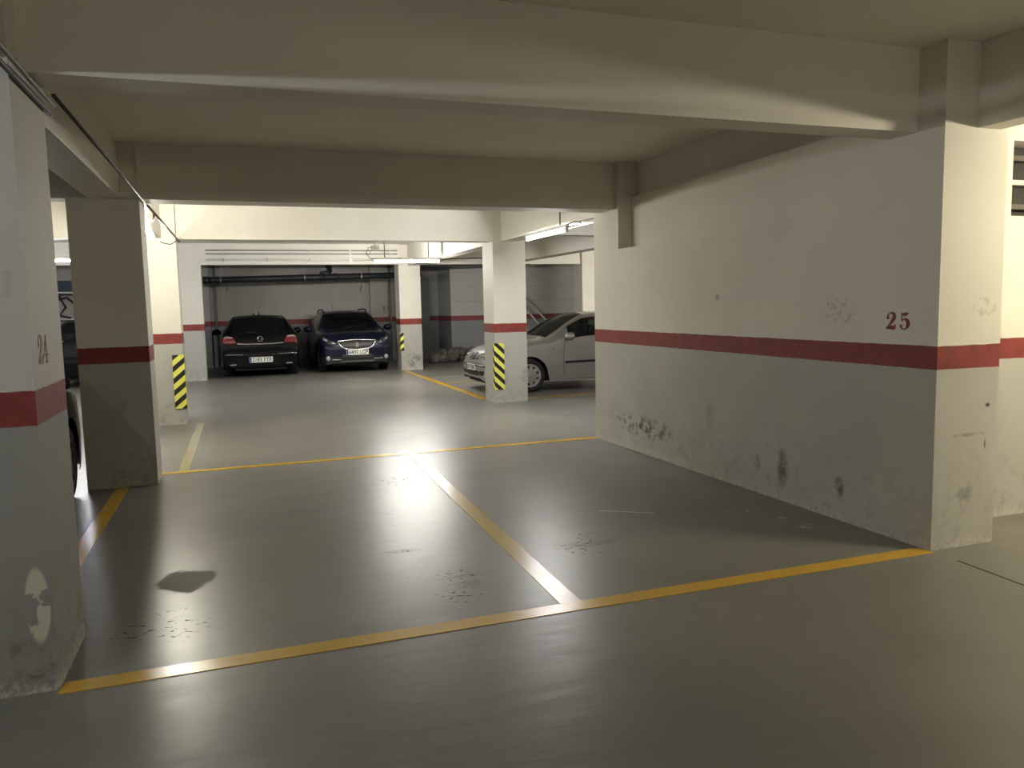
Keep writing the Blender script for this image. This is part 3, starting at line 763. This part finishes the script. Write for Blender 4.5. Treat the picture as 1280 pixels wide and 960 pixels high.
    def wheel(s, ua, sg):
        sp = s.sp; R_ = sp['axle_z']; W = sp['w'] / 2; t = 0.20
        yo = sg * (W - 0.015); c = (ua, yo, R_)
        e = bpy.data.objects.new('wheel', None); COL.objects.link(e); e.parent = s.root; e.location = c
        bm = bmesh.new()
        rr = R_ - 0.001; ri = sp['rim']
        lathe(bm, [(ri, -0.01 * sg), (ri + 0.02, 0), (rr - 0.03, 0), (rr - 0.008, -0.02 * sg), (rr, -0.04 * sg), (rr, -(t - 0.03) * sg), (rr - 0.02, -t * sg), (ri, -t * sg), (ri, -0.01 * sg)], seg=44)
        finish('tire', bm, M_RUBBER, e, True)
        bm = bmesh.new(); ns = sp.get('spokes', 10)
        # dish
        lathe(bm, [(0.001, -0.05 * sg), (ri - 0.01, -0.06 * sg), (ri, -0.02 * sg)], seg=44, mi=1)
        # rim ring
        lathe(bm, [(ri - 0.035, -0.025 * sg), (ri - 0.025, 0.0), (ri + 0.004, 0.002 * sg), (ri + 0.006, -0.02 * sg)], seg=44)
        # hub and spokes
        hb = ri * sp.get('hub', 0.45)
        lathe(bm, [(0.001, 0.012 * sg), (hb * 0.3, 0.012 * sg), (hb * 0.36, 0.004 * sg), (hb, 0.0), (hb + 0.01, -0.04 * sg)], seg=44)
        for k in range(ns):
            an = 2 * PI * k / ns; wd = sp.get('spoke_w', 0.5) * 2 * PI / ns / 2
            def pt(r_, a_, o_): return (r_ * math.cos(a_), o_ * sg, r_ * math.sin(a_))
            q = [pt(hb * 0.95, an - wd * 1.3, -0.001), pt(ri - 0.027, an - wd * 0.8, -0.003), pt(ri - 0.027, an + wd * 0.8, -0.003), pt(hb * 0.95, an + wd * 1.3, -0.001)]
            q2 = [(x, y - 0.03 * sg, z) for x, y, z in q]
            va = [bm.verts.new(p) for p in q]; vb = [bm.verts.new(p) for p in q2]
            bm.faces.new(va)
            for j in range(4): bm.faces.new((va[j], va[(j + 1) % 4], vb[(j + 1) % 4], vb[j]))
        finish('hubcap', bm, [sp.get('rim_mat', M_ALLOY), M_BLACKP], e, False)
    def hit(s, side, a, z):
        if side == 'front': o, d = Vector((-2, a, z)), Vector((1, 0, 0))
        elif side == 'rear': o, d = Vector((s.L + 2, a, z)), Vector((-1, 0, 0))
        elif side == 'left': o, d = Vector((a, -3, z)), Vector((0, 1, 0))
        else: o, d = Vector((a, 3, z)), Vector((0, -1, 0))
        p, n, _, _ = s.bvh.ray_cast(o, d)
        if p is None:
            p, n, _, _ = s.bvh.find_nearest(o + d * 2.2)
        if n.dot(d) > 0: n = -n
        return p, n
    def patch(s, name, side, top, bot, m, off=0.006, n=16, rows=6, parent=None, thick=0.02, label=None, smooth=True):
        """surface between two (lateral, z) polylines laid on the body"""
        def res(pl):
            pl = np.array(pl, float); dl = np.r_[0, np.cumsum(np.hypot(*np.diff(pl, axis=0).T))]
            t = np.linspace(0, dl[-1], n + 1); return np.c_[np.interp(t, dl, pl[:, 0]), np.interp(t, dl, pl[:, 1])]
        A = res(top); B = res(bot); bm = bmesh.new(); g = []; gb = []
        for j in range(rows + 1):
            t = j / rows; r1 = []; r2 = []
            for i in range(n + 1):
                q = A[i] * (1 - t) + B[i] * t
                p, nn = s.hit(side, q[0], q[1])
                r1.append(bm.verts.new(p + nn * off)); r2.append(bm.verts.new(p - nn * thick))
            g.append(r1); gb.append(r2)
        for j in range(rows):
            for i in range(n): bm.faces.new((g[j][i], g[j][i + 1], g[j + 1][i + 1], g[j + 1][i]))
        edge = [(0, i) for i in range(n)] + [(j, n) for j in range(rows)] + [(rows, i) for i in range(n, 0, -1)] + [(j, 0) for j in range(rows, 0, -1)]
        for k in range(len(edge)):
            a_, b_ = edge[k], edge[(k + 1) % len(edge)]
            bm.faces.new((g[a_[0]][a_[1]], gb[a_[0]][a_[1]], gb[b_[0]][b_[1]], g[b_[0]][b_[1]]))
        o = s.part(name, bm, m, smooth, parent, label)
        return o
    def rib(s, name, side, pts, r_, m, off=0.008, n=24, parent=None, label=None):
        pl = np.array(pts, float); dl = np.r_[0, np.cumsum(np.hypot(*np.diff(pl, axis=0).T))]; t = np.linspace(0, dl[-1], n + 1)
        P = []
        for x, z in zip(np.interp(t, dl, pl[:, 0]), np.interp(t, dl, pl[:, 1])):
            p, nn = s.hit(side, x, z); P.append(p + nn * off)
        bm = bmesh.new(); tube(bm, P, r_, 8)
        return s.part(name, bm, m, True, parent, label)
    def plate(s, side, a, z, txt, w=0.52, h=0.11, off=0.03):
        p, nn = s.hit(side, a, z); sg = -1 if side == 'front' else 1
        nrm = Vector((sg, 0, 0)); right = Vector((0, -1, 0)) if side == 'front' else Vector((0, 1, 0))
        # viewer faces the plate: its right-hand direction
        c = p + nrm * off
        e = bpy.data.objects.new('license_plate', None); COL.objects.link(e); e.parent = s.root
        M_ = Matrix((right, Vector((0, 0, 1)), right.cross(Vector((0, 0, 1))))).transposed().to_4x4(); M_.translation = c
        e.matrix_local = M_
        bm = bmesh.new(); prism(bm, [(-w / 2, -h / 2), (w / 2, -h / 2), (w / 2, h / 2), (-w / 2, h / 2)], -0.03, 0.0); bevel(bm, 0.003, 1); finish('plate_panel', bm, M_PLATE, e)
        bm = bmesh.new(); prism(bm, [(-w / 2 + .004, -h / 2 + .004), (-w / 2 + 0.045, -h / 2 + .004), (-w / 2 + 0.045, h / 2 - .004), (-w / 2 + .004, h / 2 - .004)], -0.001, 0.0015); finish('country_band', bm, M_PLATEB, e)
        me = text_mesh(txt, h * 1.02); me.materials.append(M_INK)
        o = bpy.data.objects.new('plate_characters', me); COL.objects.link(o); o.parent = e; o.location = (0.02, 0, 0.002)
        xs_ = [v_.co.x for v_ in me.vertices]; wd = max(xs_) - min(xs_)
        o.scale = ((w - 0.08) / wd, 1.05, 1)
    def mirror(s, u, z, m, size=(0.11, 0.10, 0.075), sides=(-1, 1)):
        for sg in sides:
            p, nn = s.hit('left' if sg < 0 else 'right', u, z)
            bm = bmesh.new()
            bmesh.ops.create_uvsphere(bm, u_segments=20, v_segments=12, radius=1.0)
            for v_ in bm.verts:
                x, y, z_ = v_.co
                x = x * (1.0 if x < 0 else 0.35)
                v_.co = (x * size[0], y * size[1], z_ * size[2] * (1 - 0.12 * y * sg))
            bmesh.ops.translate(bm, verts=bm.verts, vec=(p.x, p.y + sg * (size[1] + 0.045), p.z + 0.05))
            o = s.part('mirror', bm, m)
            bm = bmesh.new(); tube(bm, [(p.x, p.y - sg * 0.02, p.z), (p.x - 0.01, p.y + sg * 0.05, p.z + 0.01), (p.x - 0.01, p.y + sg * 0.11, p.z + 0.03)], [0.03, 0.024, 0.02], 8)
            finish('mirror_arm', bm, M_BLACKP, o, True)
    def interior(s, u0, u1):
        W = s.sp['w'] / 2 - 0.25
        for u in (u0 + 0.55, u0 + 1.45):
            for sg in (-1, 1):
                bm = bmesh.new()
                box(bm, u, u + 0.5, sg * 0.37 - 0.24, sg * 0.37 + 0.24, 0.50, 0.68); bevel(bm, 0.05, 3)
                b2 = bmesh.new(); prism(b2, [(u + 0.42, 0.6), (u + 0.56, 0.6), (u + 0.72, 1.16), (u + 0.62, 1.16)], sg * 0.37 - 0.23, sg * 0.37 + 0.23)
                for v_ in b2.verts: v_.co = (v_.co.x, v_.co.z, v_.co.y)
                bevel(b2, 0.04, 3); me = bpy.data.meshes.new('t'); b2.to_mesh(me); b2.free(); bm.from_mesh(me)
                b3 = bmesh.new(); box(b3, u + 0.62, u + 0.72, sg * 0.37 - 0.12, sg * 0.37 + 0.12, 1.18, 1.32); bevel(b3, 0.03, 3)
                me = bpy.data.meshes.new('t'); b3.to_mesh(me); b3.free(); bm.from_mesh(me)
                s.part('seat', bm, M_SEAT)
        bm = bmesh.new(); prism(bm, [(u0 - 0.02, 0.62), (u0 + 0.32, 0.62), (u0 + 0.36, 0.88), (u0 + 0.22, 0.93), (u0 - 0.02, 0.90)], -W, W)
        for v_ in bm.verts: v_.co = (v_.co.x, v_.co.z, v_.co.y)
        s.part('dashboard', bm, M_DARKIN, False)
        bm = bmesh.new(); cen = Vector((u0 + 0.52, -0.37, 0.92)); ax = Vector((-0.86, 0, 0.5)).normalized(); a1 = Vector((0, 1, 0)); a2 = ax.cross(a1)
        pts = [cen + (a1 * math.cos(2 * PI * k / 28) + a2 * math.sin(2 * PI * k / 28)) * 0.185 for k in range(29)]
        tube(bm, pts, 0.016, 8); tube(bm, [cen - a1 * 0.18, cen + a1 * 0.18], 0.018, 8); tube(bm, [cen, cen + ax * 0.25 * 1.0], 0.03, 8)
        s.part('steering_wheel', bm, M_SEAT)

# ---- low silver hatchback, nose to the left
HATCH = dict(w=1.74, axles=(0.84, 3.35), arch=0.345, axle_z=0.305, rim=0.205, bulge=0.012, spokes=9, spoke_w=0.62, hub=0.62,
    glass_u=(1.22, 2.02, 3.55, 3.98), side_u=(1.62, 2.52, 2.60, 3.42),
    st=[(0.00, .50, .27, .54, .46, .42, .52, .53), (0.05, .66, .22, .68, .52, .54, .60, .62), (0.10, .72, .20, .74, .56, .58, .66, .69), (0.2, .79, .19, .80, .62, .62, .74, .765), (0.45, .84, .19, .85, .73, .67, .83, .865),
        (0.84, .86, .19, .865, .84, .70, .905, .94), (1.22, .87, .19, .87, .89, .71, .965, 1.0), (1.40, .87, .19, .87, .905, .71, 1.06, 1.10), (1.70, .87, .19, .87, .92, .66, 1.24, 1.285), (2.02, .87, .19, .87, .935, .60, 1.37, 1.41),
        (2.5, .87, .19, .87, .945, .58, 1.40, 1.44), (3.1, .87, .19, .87, .955, .57, 1.375, 1.415), (3.55, .86, .19, .86, .97, .56, 1.31, 1.35), (3.98, .83, .2, .83, .98, .62, 1.02, 1.04),
        (4.08, .79, .21, .80, .86, .62, .90, .91), (4.14, .76, .23, .77, .62, .62, .66, .67), (4.18, .70, .30, .72, .50, .6, .55, .56)])
P_SILVER = car_paint('silver_car_paint', (0.42, 0.42, 0.42), 0.75, 0.33)
c = Car('silver_hatchback', 'silver grey hatchback parked behind the central pillar, nose to the left', HATCH, P_SILVER, (4.08, 13.96, 0), 0, glass=M_GLASSC)
for sg in (-1, 1):
    c.patch('headlight', 'front', [(sg * .36, .715), (sg * .72, .735)], [(sg * .34, .60), (sg * .70, .62)], M_CLEAR, 0.008, label='clear glass headlight')
    c.patch('headlight_surround', 'front', [(sg * .385, .70), (sg * .66, .715)], [(sg * .37, .625), (sg * .64, .64)], M_DLENS, 0.012)
    c.patch('grille', 'front', [(sg * .14, .70), (sg * .31, .705)], [(sg * .14, .595), (sg * .29, .60)], M_BLACKP, 0.008, label='black half of the split grille')
    c.patch('fog_lamp_recess', 'front', [(sg * .45, .40), (sg * .66, .41)], [(sg * .43, .32), (sg * .63, .33)], M_BLACKP, 0.006)
c.patch('emblem_plate', 'front', [(-.075, .715), (.075, .715)], [(-.07, .585), (.07, .585)], M_BLACKP, 0.012, label='black centre of the grille')
bm = bmesh.new(); p, nn = c.hit('front', 0, 0.65)
variable_stroke(bm, [(.5, .85), (.05, .75), (.1, .5), (.5, .42), (.9, .35), (.95, .15), (.45, .1)], [.05, .08, .09, .09, .09, .08, .05], lambda u, v_, d: (p.x - 0.02 - d - (0.5 - v_) * 0.0, p.y - (u - .5) * .10, p.z + (v_ - .5) * .11))
c.part('emblem', bm, M_CHROME, False, label='chrome letter shaped badge')
c.patch('lower_grille', 'front', [(-.42, .40), (0, .42), (.42, .40)], [(-.38, .31), (0, .30), (.38, .31)], M_BLACKP, 0.006, n=24)
c.rib('bumper_strip', 'front', [(-.74, .49), (-.3, .50), (.3, .50), (.74, .49)], 0.016, M_BLACKP, 0.004)
c.plate('front', 0, 0.455, '2417 BLN', off=0.025)
c.mirror(1.60, 0.945, P_SILVER, (0.12, 0.11, 0.075))
for sd in ('left', 'right'):
    c.patch('side_moulding', sd, [(1.52, .545), (2.7, .555), (3.0, .555)], [(1.52, .505), (2.7, .515), (3.0, .515)], M_BLACKP, 0.012, n=24, rows=2, label='black rubbing strip')
    c.rib('door_seam', sd, [(1.50, .30), (1.49, .6), (1.52, .89)], 0.0035, M_DARKIN, 0.0)
    c.rib('door_seam', sd, [(2.56, .30), (2.56, .92)], 0.0035, M_DARKIN, 0.0)
    c.patch('door_handle', sd, [(2.28, .80), (2.48, .805)], [(2.28, .765), (2.48, .77)], P_SILVER, 0.03, n=6, rows=2)
    c.patch('side_repeater', sd, [(1.24, .775), (1.31, .785)], [(1.24, .75), (1.31, .76)], M_CLEAR, 0.008, n=4, rows=2)
    c.rib('sill_seam', sd, [(1.25, .25), (3.0, .25)], 0.006, M_CHROME, 0.004)
    c.patch('mirror_base', sd, [(1.57, .985), (1.66, 1.03)], [(1.52, .935), (1.70, .94)], M_BLACKP, 0.006, n=6, rows=3)
    c.patch('tail_light', 'rear', [((-1 if sd == 'left' else 1) * .55, .95), ((-1 if sd == 'left' else 1) * .76, .93)], [((-1 if sd == 'left' else 1) * .55, .78), ((-1 if sd == 'left' else 1) * .76, .78)], M_REDLENS, 0.008)
c.interior(1.25, 3.3)
for sg in (-1, 1):
    bm = bmesh.new(); tube(bm, [(1.18, sg * .05 + .25, 1.0), (1.35, sg * .3 + .1, 1.09)], 0.008, 6); c.part('wiper', bm, M_BLACKP)

# ---- black three door hatchback, tail to the viewer
BLK = dict(w=1.76, axles=(0.93, 3.54), arch=0.36, axle_z=0.32, rim=0.215, bulge=0.012, spokes=5, spoke_w=0.4, hub=0.3, rim_mat=M_DALLOY,
    glass_u=(1.05, 2.0, 3.60, 4.14), side_u=(1.5, 2.75, 2.83, 3.5),
    st=[(0.00, .50, .27, .54, .46, .42, .54, .55), (0.06, .68, .22, .70, .54, .56, .64, .66), (0.2, .80, .19, .81, .64, .62, .76, .78), (0.45, .85, .19, .86, .76, .67, .85, .88), (0.93, .875, .19, .88, .86, .70, .93, .96),
        (1.05, .88, .19, .88, .88, .71, .955, .99), (1.5, .88, .19, .88, .92, .69, 1.18, 1.23), (2.0, .88, .19, .88, .95, .61, 1.37, 1.41), (2.5, .88, .19, .88, .96, .59, 1.41, 1.45), (3.1, .88, .19, .88, .99, .60, 1.41, 1.445),
        (3.60, .875, .2, .87, 1.01, .62, 1.37, 1.41), (3.68, .87, .2, .87, 1.01, .62, 1.34, 1.375), (4.14, .85, .21, .85, .96, .70, .985, 1.0), (4.20, .84, .22, .84, .88, .70, .90, .91), (4.23, .83, .22, .84, .66, .70, .68, .69), (4.26, .82, .22, .83, .60, .70, .63, .64), (4.30, .78, .26, .80, .54, .70, .58, .59)])
P_BLACK = car_paint('black_car_paint', (0.003, 0.003, 0.004), 0.0, 0.25, 0.12)
b = Car('black_hatchback', 'black three door hatchback parked with its tail toward the viewer', BLK, P_BLACK, (0.48, 19.22 + 4.30, 0), -PI / 2)
for sg in (-1, 1):
    b.patch('tail_light', 'rear', [(sg * .60, .955), (sg * .70, .985), (sg * .835, .96)], [(sg * .53, .80), (sg * .70, .79), (sg * .83, .80)], M_REDLENS, 0.010, label='red tail light')
    b.patch('reversing_lens', 'rear', [(sg * .62, .955), (sg * .72, .972), (sg * .80, .958)], [(sg * .61, .925), (sg * .72, .935), (sg * .80, .925)], M_CLEAR, 0.014, label='clear strip in tail light')
    b.patch('reflector', 'rear', [(sg * .56, .33), (sg * .70, .33)], [(sg * .56, .305), (sg * .70, .305)], M_CLEAR, 0.008, n=4, rows=2)
    b.rib('bumper_crease', 'rear', [(sg * .40, .545), (sg * .62, .55), (sg * .74, .56)], 0.007, M_CHROME, 0.002, n=8)
b.rib('chrome_trim', 'rear', [(-.52, .80), (-.3, .785), (0, .78), (.3, .785), (.52, .80)], 0.017, M_CHROME, 0.012, label='chrome bar across tailgate')
b.rib('tailgate_seam', 'rear', [(-.70, .60), (0, .585), (.70, .60)], 0.005, M_DARKIN, 0.0)
b.rib('wiper', 'rear', [(-.02, 1.0), (-.05, 1.03), (-.32, 1.05)], 0.008, M_BLACKP, 0.02, label='rear wiper')
b.patch('spoiler', 'rear', [(-.55, 1.405), (0, 1.435), (.55, 1.405)], [(-.58, 1.375), (0, 1.40), (.58, 1.375)], P_BLACK, 0.03, n=20)
p, nn = b.hit('rear', 0, 0.905)
bm = bmesh.new(); tube(bm, [(p.x + .018, math.cos(t * PI / 14) * .058, p.z + math.sin(t * PI / 14) * .058) for t in range(29)], 0.005, 8, cap=False)
tube(bm, [(p.x + .018, .075, p.z - .008), (p.x + .018, -.01, p.z - .006), (p.x + .018, .01, p.z + .006), (p.x + .018, -.075, p.z + .008)], 0.005, 6)
b.part('emblem', bm, M_CHROME, label='round chrome badge')
b.plate('rear', -0.0, 0.42, '2183 FYR', w=0.52, h=0.125, off=0.02)
b.mirror(1.62, 0.965, P_BLACK, (0.13, 0.11, 0.08))
bm = bmesh.new(); tube(bm, [(3.35, .02, 1.43), (3.42, .02, 1.50), (3.5, .02, 1.53)], 0.010, 6); b.part('antenna', bm, M_BLACKP)
bm = bmesh.new(); tube(bm, [(3.2, -.10, 1.44), (3.25, -.10, 1.485), (3.35, -.10, 1.50)], [.02, .016, .01], 6); b.part('antenna_fin', bm, M_BLACKP)

# ---- dark blue crossover, nose to the viewer
def clad(u):
    return 0.36 if 0.25 < u < 3.95 else 0.385
SUV = dict(w=1.76, axles=(0.84, 3.38), arch=0.385, axle_z=0.335, rim=0.215, bulge=0.014, clad=clad, spokes=5, spoke_w=0.4, hub=0.3, rim_mat=M_DALLOY,
    glass_u=(1.05, 1.92, 3.80, 4.05), side_u=(1.45, 2.3, 2.38, 3.2, 3.28, 3.70),
    st=[(0.00, .62, .24, .66, .60, .46, .66, .67), (0.05, .74, .21, .77, .66, .56, .76, .775), (0.10, .78, .20, .80, .70, .60, .80, .83), (0.2, .83, .20, .84, .77, .66, .87, .90), (0.45, .86, .20, .87, .88, .71, .955, .985), (0.84, .875, .20, .88, .95, .74, 1.00, 1.035),
        (1.05, .88, .20, .88, .97, .74, 1.03, 1.065), (1.45, .88, .20, .88, .99, .69, 1.24, 1.285), (1.92, .88, .20, .88, 1.01, .60, 1.44, 1.475), (2.3, .88, .20, .88, 1.02, .58, 1.485, 1.52), (3.1, .88, .20, .88, 1.04, .58, 1.48, 1.515),
        (3.80, .86, .2, .86, 1.07, .57, 1.40, 1.44), (4.05, .83, .2, .84, 1.03, .64, 1.08, 1.10), (4.10, .82, .2, .83, .80, .66, .84, .85), (4.16, .76, .25, .80, .55, .66, .60, .61)])
P_BLUE = car_paint('navy_car_paint', (0.005, 0.007, 0.024), 0.1, 0.3, 0.5)
d = Car('blue_crossover', 'dark blue crossover with roof rails parked nose toward the viewer', SUV, P_BLUE, (2.74, 19.32, 0), PI / 2)
d.patch('grille', 'front', [(-.47, .765), (0, .785), (.47, .765)], [(-.30, .60), (0, .575), (.30, .60)], M_BLACKP, 0.010, n=24, label='dark grille')
d.rib('grille_frame', 'front', [(-.47, .77), (-.25, .785), (0, .80), (.25, .785), (.47, .77), (.40, .665), (.29, .592), (0, .57), (-.29, .592), (-.40, .665), (-.47, .77)], 0.012, M_CHROME, 0.016, n=60, label='chrome grille surround')
for sg in (-1, 1):
    d.patch('headlight', 'front', [(sg * .50, .745), (sg * .62, .80), (sg * .80, .895)], [(sg * .53, .69), (sg * .68, .71), (sg * .81, .80)], M_DLENS, 0.010, label='swept back headlight')
    d.patch('headlight_lens', 'front', [(sg * .70, .815), (sg * .79, .86)], [(sg * .70, .765), (sg * .79, .805)], M_CLEAR, 0.016, n=6, rows=4, label='bright headlight lens')
    d.patch('headlight_lens', 'front', [(sg * .55, .745), (sg * .60, .76)], [(sg * .55, .715), (sg * .60, .72)], M_CLEAR, 0.016, n=4, rows=3, label='small inner headlight lens')
    p, nn = d.hit('front', sg * .70, .37)
    bm = bmesh.new(); lathe(bm, [(0.001, -.012), (.045, -.010), (.055, 0.0), (.06, .012), (.06, .05)], seg=20)
    bmesh.ops.rotate(bm, verts=bm.verts, cent=(0, 0, 0), matrix=Matrix.Rotation(-PI / 2, 3, 'Z')); bmesh.ops.translate(bm, verts=bm.verts, vec=(p.x - .005, p.y, p.z))
    d.part('fog_light', bm, M_CLEAR, label='round fog light')
    d.rib('bumper_trim', 'front', [(sg * .40, .33), (sg * .55, .335), (sg * .62, .34)], 0.009, M_GALV, 0.006, n=8)
    # roof rail
    bm = bmesh.new(); tube(bm, [(2.0, sg * .56, 1.46), (2.12, sg * .565, 1.51), (2.3, sg * .57, 1.54), (3.2, sg * .57, 1.54), (3.5, sg * .565, 1.52), (3.65, sg * .56, 1.46)], 0.02, 8)
    d.part('roof_rail', bm, M_BLACKP, label='black roof rail')
d.patch('lower_intake', 'front', [(-.36, .45), (.36, .45)], [(-.44, .34), (.44, .34)], M_BLACKP, 0.006, n=20, label='black lower intake')
d.patch('skid_plate', 'front', [(-.40, .30), (.40, .30)], [(-.42, .245), (.42, .245)], simple('dark_grey_plastic', (0.04, 0.04, 0.042), 0.5), 0.010, n=16, rows=2)
p, nn = d.hit('front', 0, 0.68)
bm = bmesh.new()
LION = [(.35, .95), (.62, .98), (.75, .85), (.62, .78), (.80, .62), (.98, .60), (.80, .50), (.72, .35), (.88, .12), (.70, .05), (.55, .30), (.38, .28), (.40, .06), (.22, .05), (.20, .35), (.32, .55), (.15, .62), (.10, .50), (.04, .66), (.30, .78)]
prism(bm, [((u - .5) * .115, (v_ - .5) * .125) for u, v_ in LION], 0, .012)
for v_ in bm.verts: v_.co = (p.x - .018 - v_.co.z, p.y - v_.co.x, p.z + v_.co.y)
d.part('emblem', bm, M_CHROME, False, label='chrome animal badge on the grille')
d.plate('front', 0.0, 0.50, '6497 LCP', w=0.54, h=0.125, off=0.03)
d.mirror(1.45, 1.01, P_BLUE, (0.12, 0.12, 0.085))
bm = bmesh.new(); tube(bm, [(2.9, 0.22, 1.515), (3.05, 0.22, 1.70)], 0.005, 6); d.part('antenna', bm, M_BLACKP)
for k in (-1, 1): d.rib('wiper', 'front', [(k * .1 + .25, 1.075), (k * .3 - .05, 1.11)], 0.007, M_BLACKP, 0.012, n=6)
d.interior(1.1, 3.3)

# ---- dark car between the left pillars: only a corner shows
SUV2 = dict(SUV); SUV2['rim_mat'] = M_DALLOY
P_DARK = car_paint('dark_car_paint', (0.004, 0.005, 0.006), 0.0, 0.3, 0.2)
e = Car('dark_crossover', 'dark car showing only a wheel and front corner behind nearest pillar', SUV2, P_DARK, (-2.265, 8.22, 0), -PI / 2)
for sg in (-1, 1):
    e.patch('headlight', 'front', [(sg * .50, .745), (sg * .62, .80), (sg * .80, .895)], [(sg * .53, .69), (sg * .68, .71), (sg * .81, .80)], M_CLEAR, 0.010)
e.mirror(1.45, 1.01, P_DARK, (0.08, 0.06, 0.05))
# ---- far dark car in the left gap
f = Car('dark_hatchback', 'dark hatchback far back in the gap between the left pillars', dict(BLK), P_DARK, (-2.98, 18.6 + 4.3, 0), -PI / 2)
for sg in (-1, 1):
    f.patch('tail_light', 'rear', [(sg * .60, .955), (sg * .70, .985), (sg * .835, .96)], [(sg * .53, .80), (sg * .70, .79), (sg * .83, .80)], M_REDLENS, 0.010)
    f.rib('chrome_strip', 'rear', [(sg * .52, .99), (sg * .74, .985)], 0.012, M_CHROME, 0.012, n=6)
f.mirror(1.62, 0.965, P_DARK)
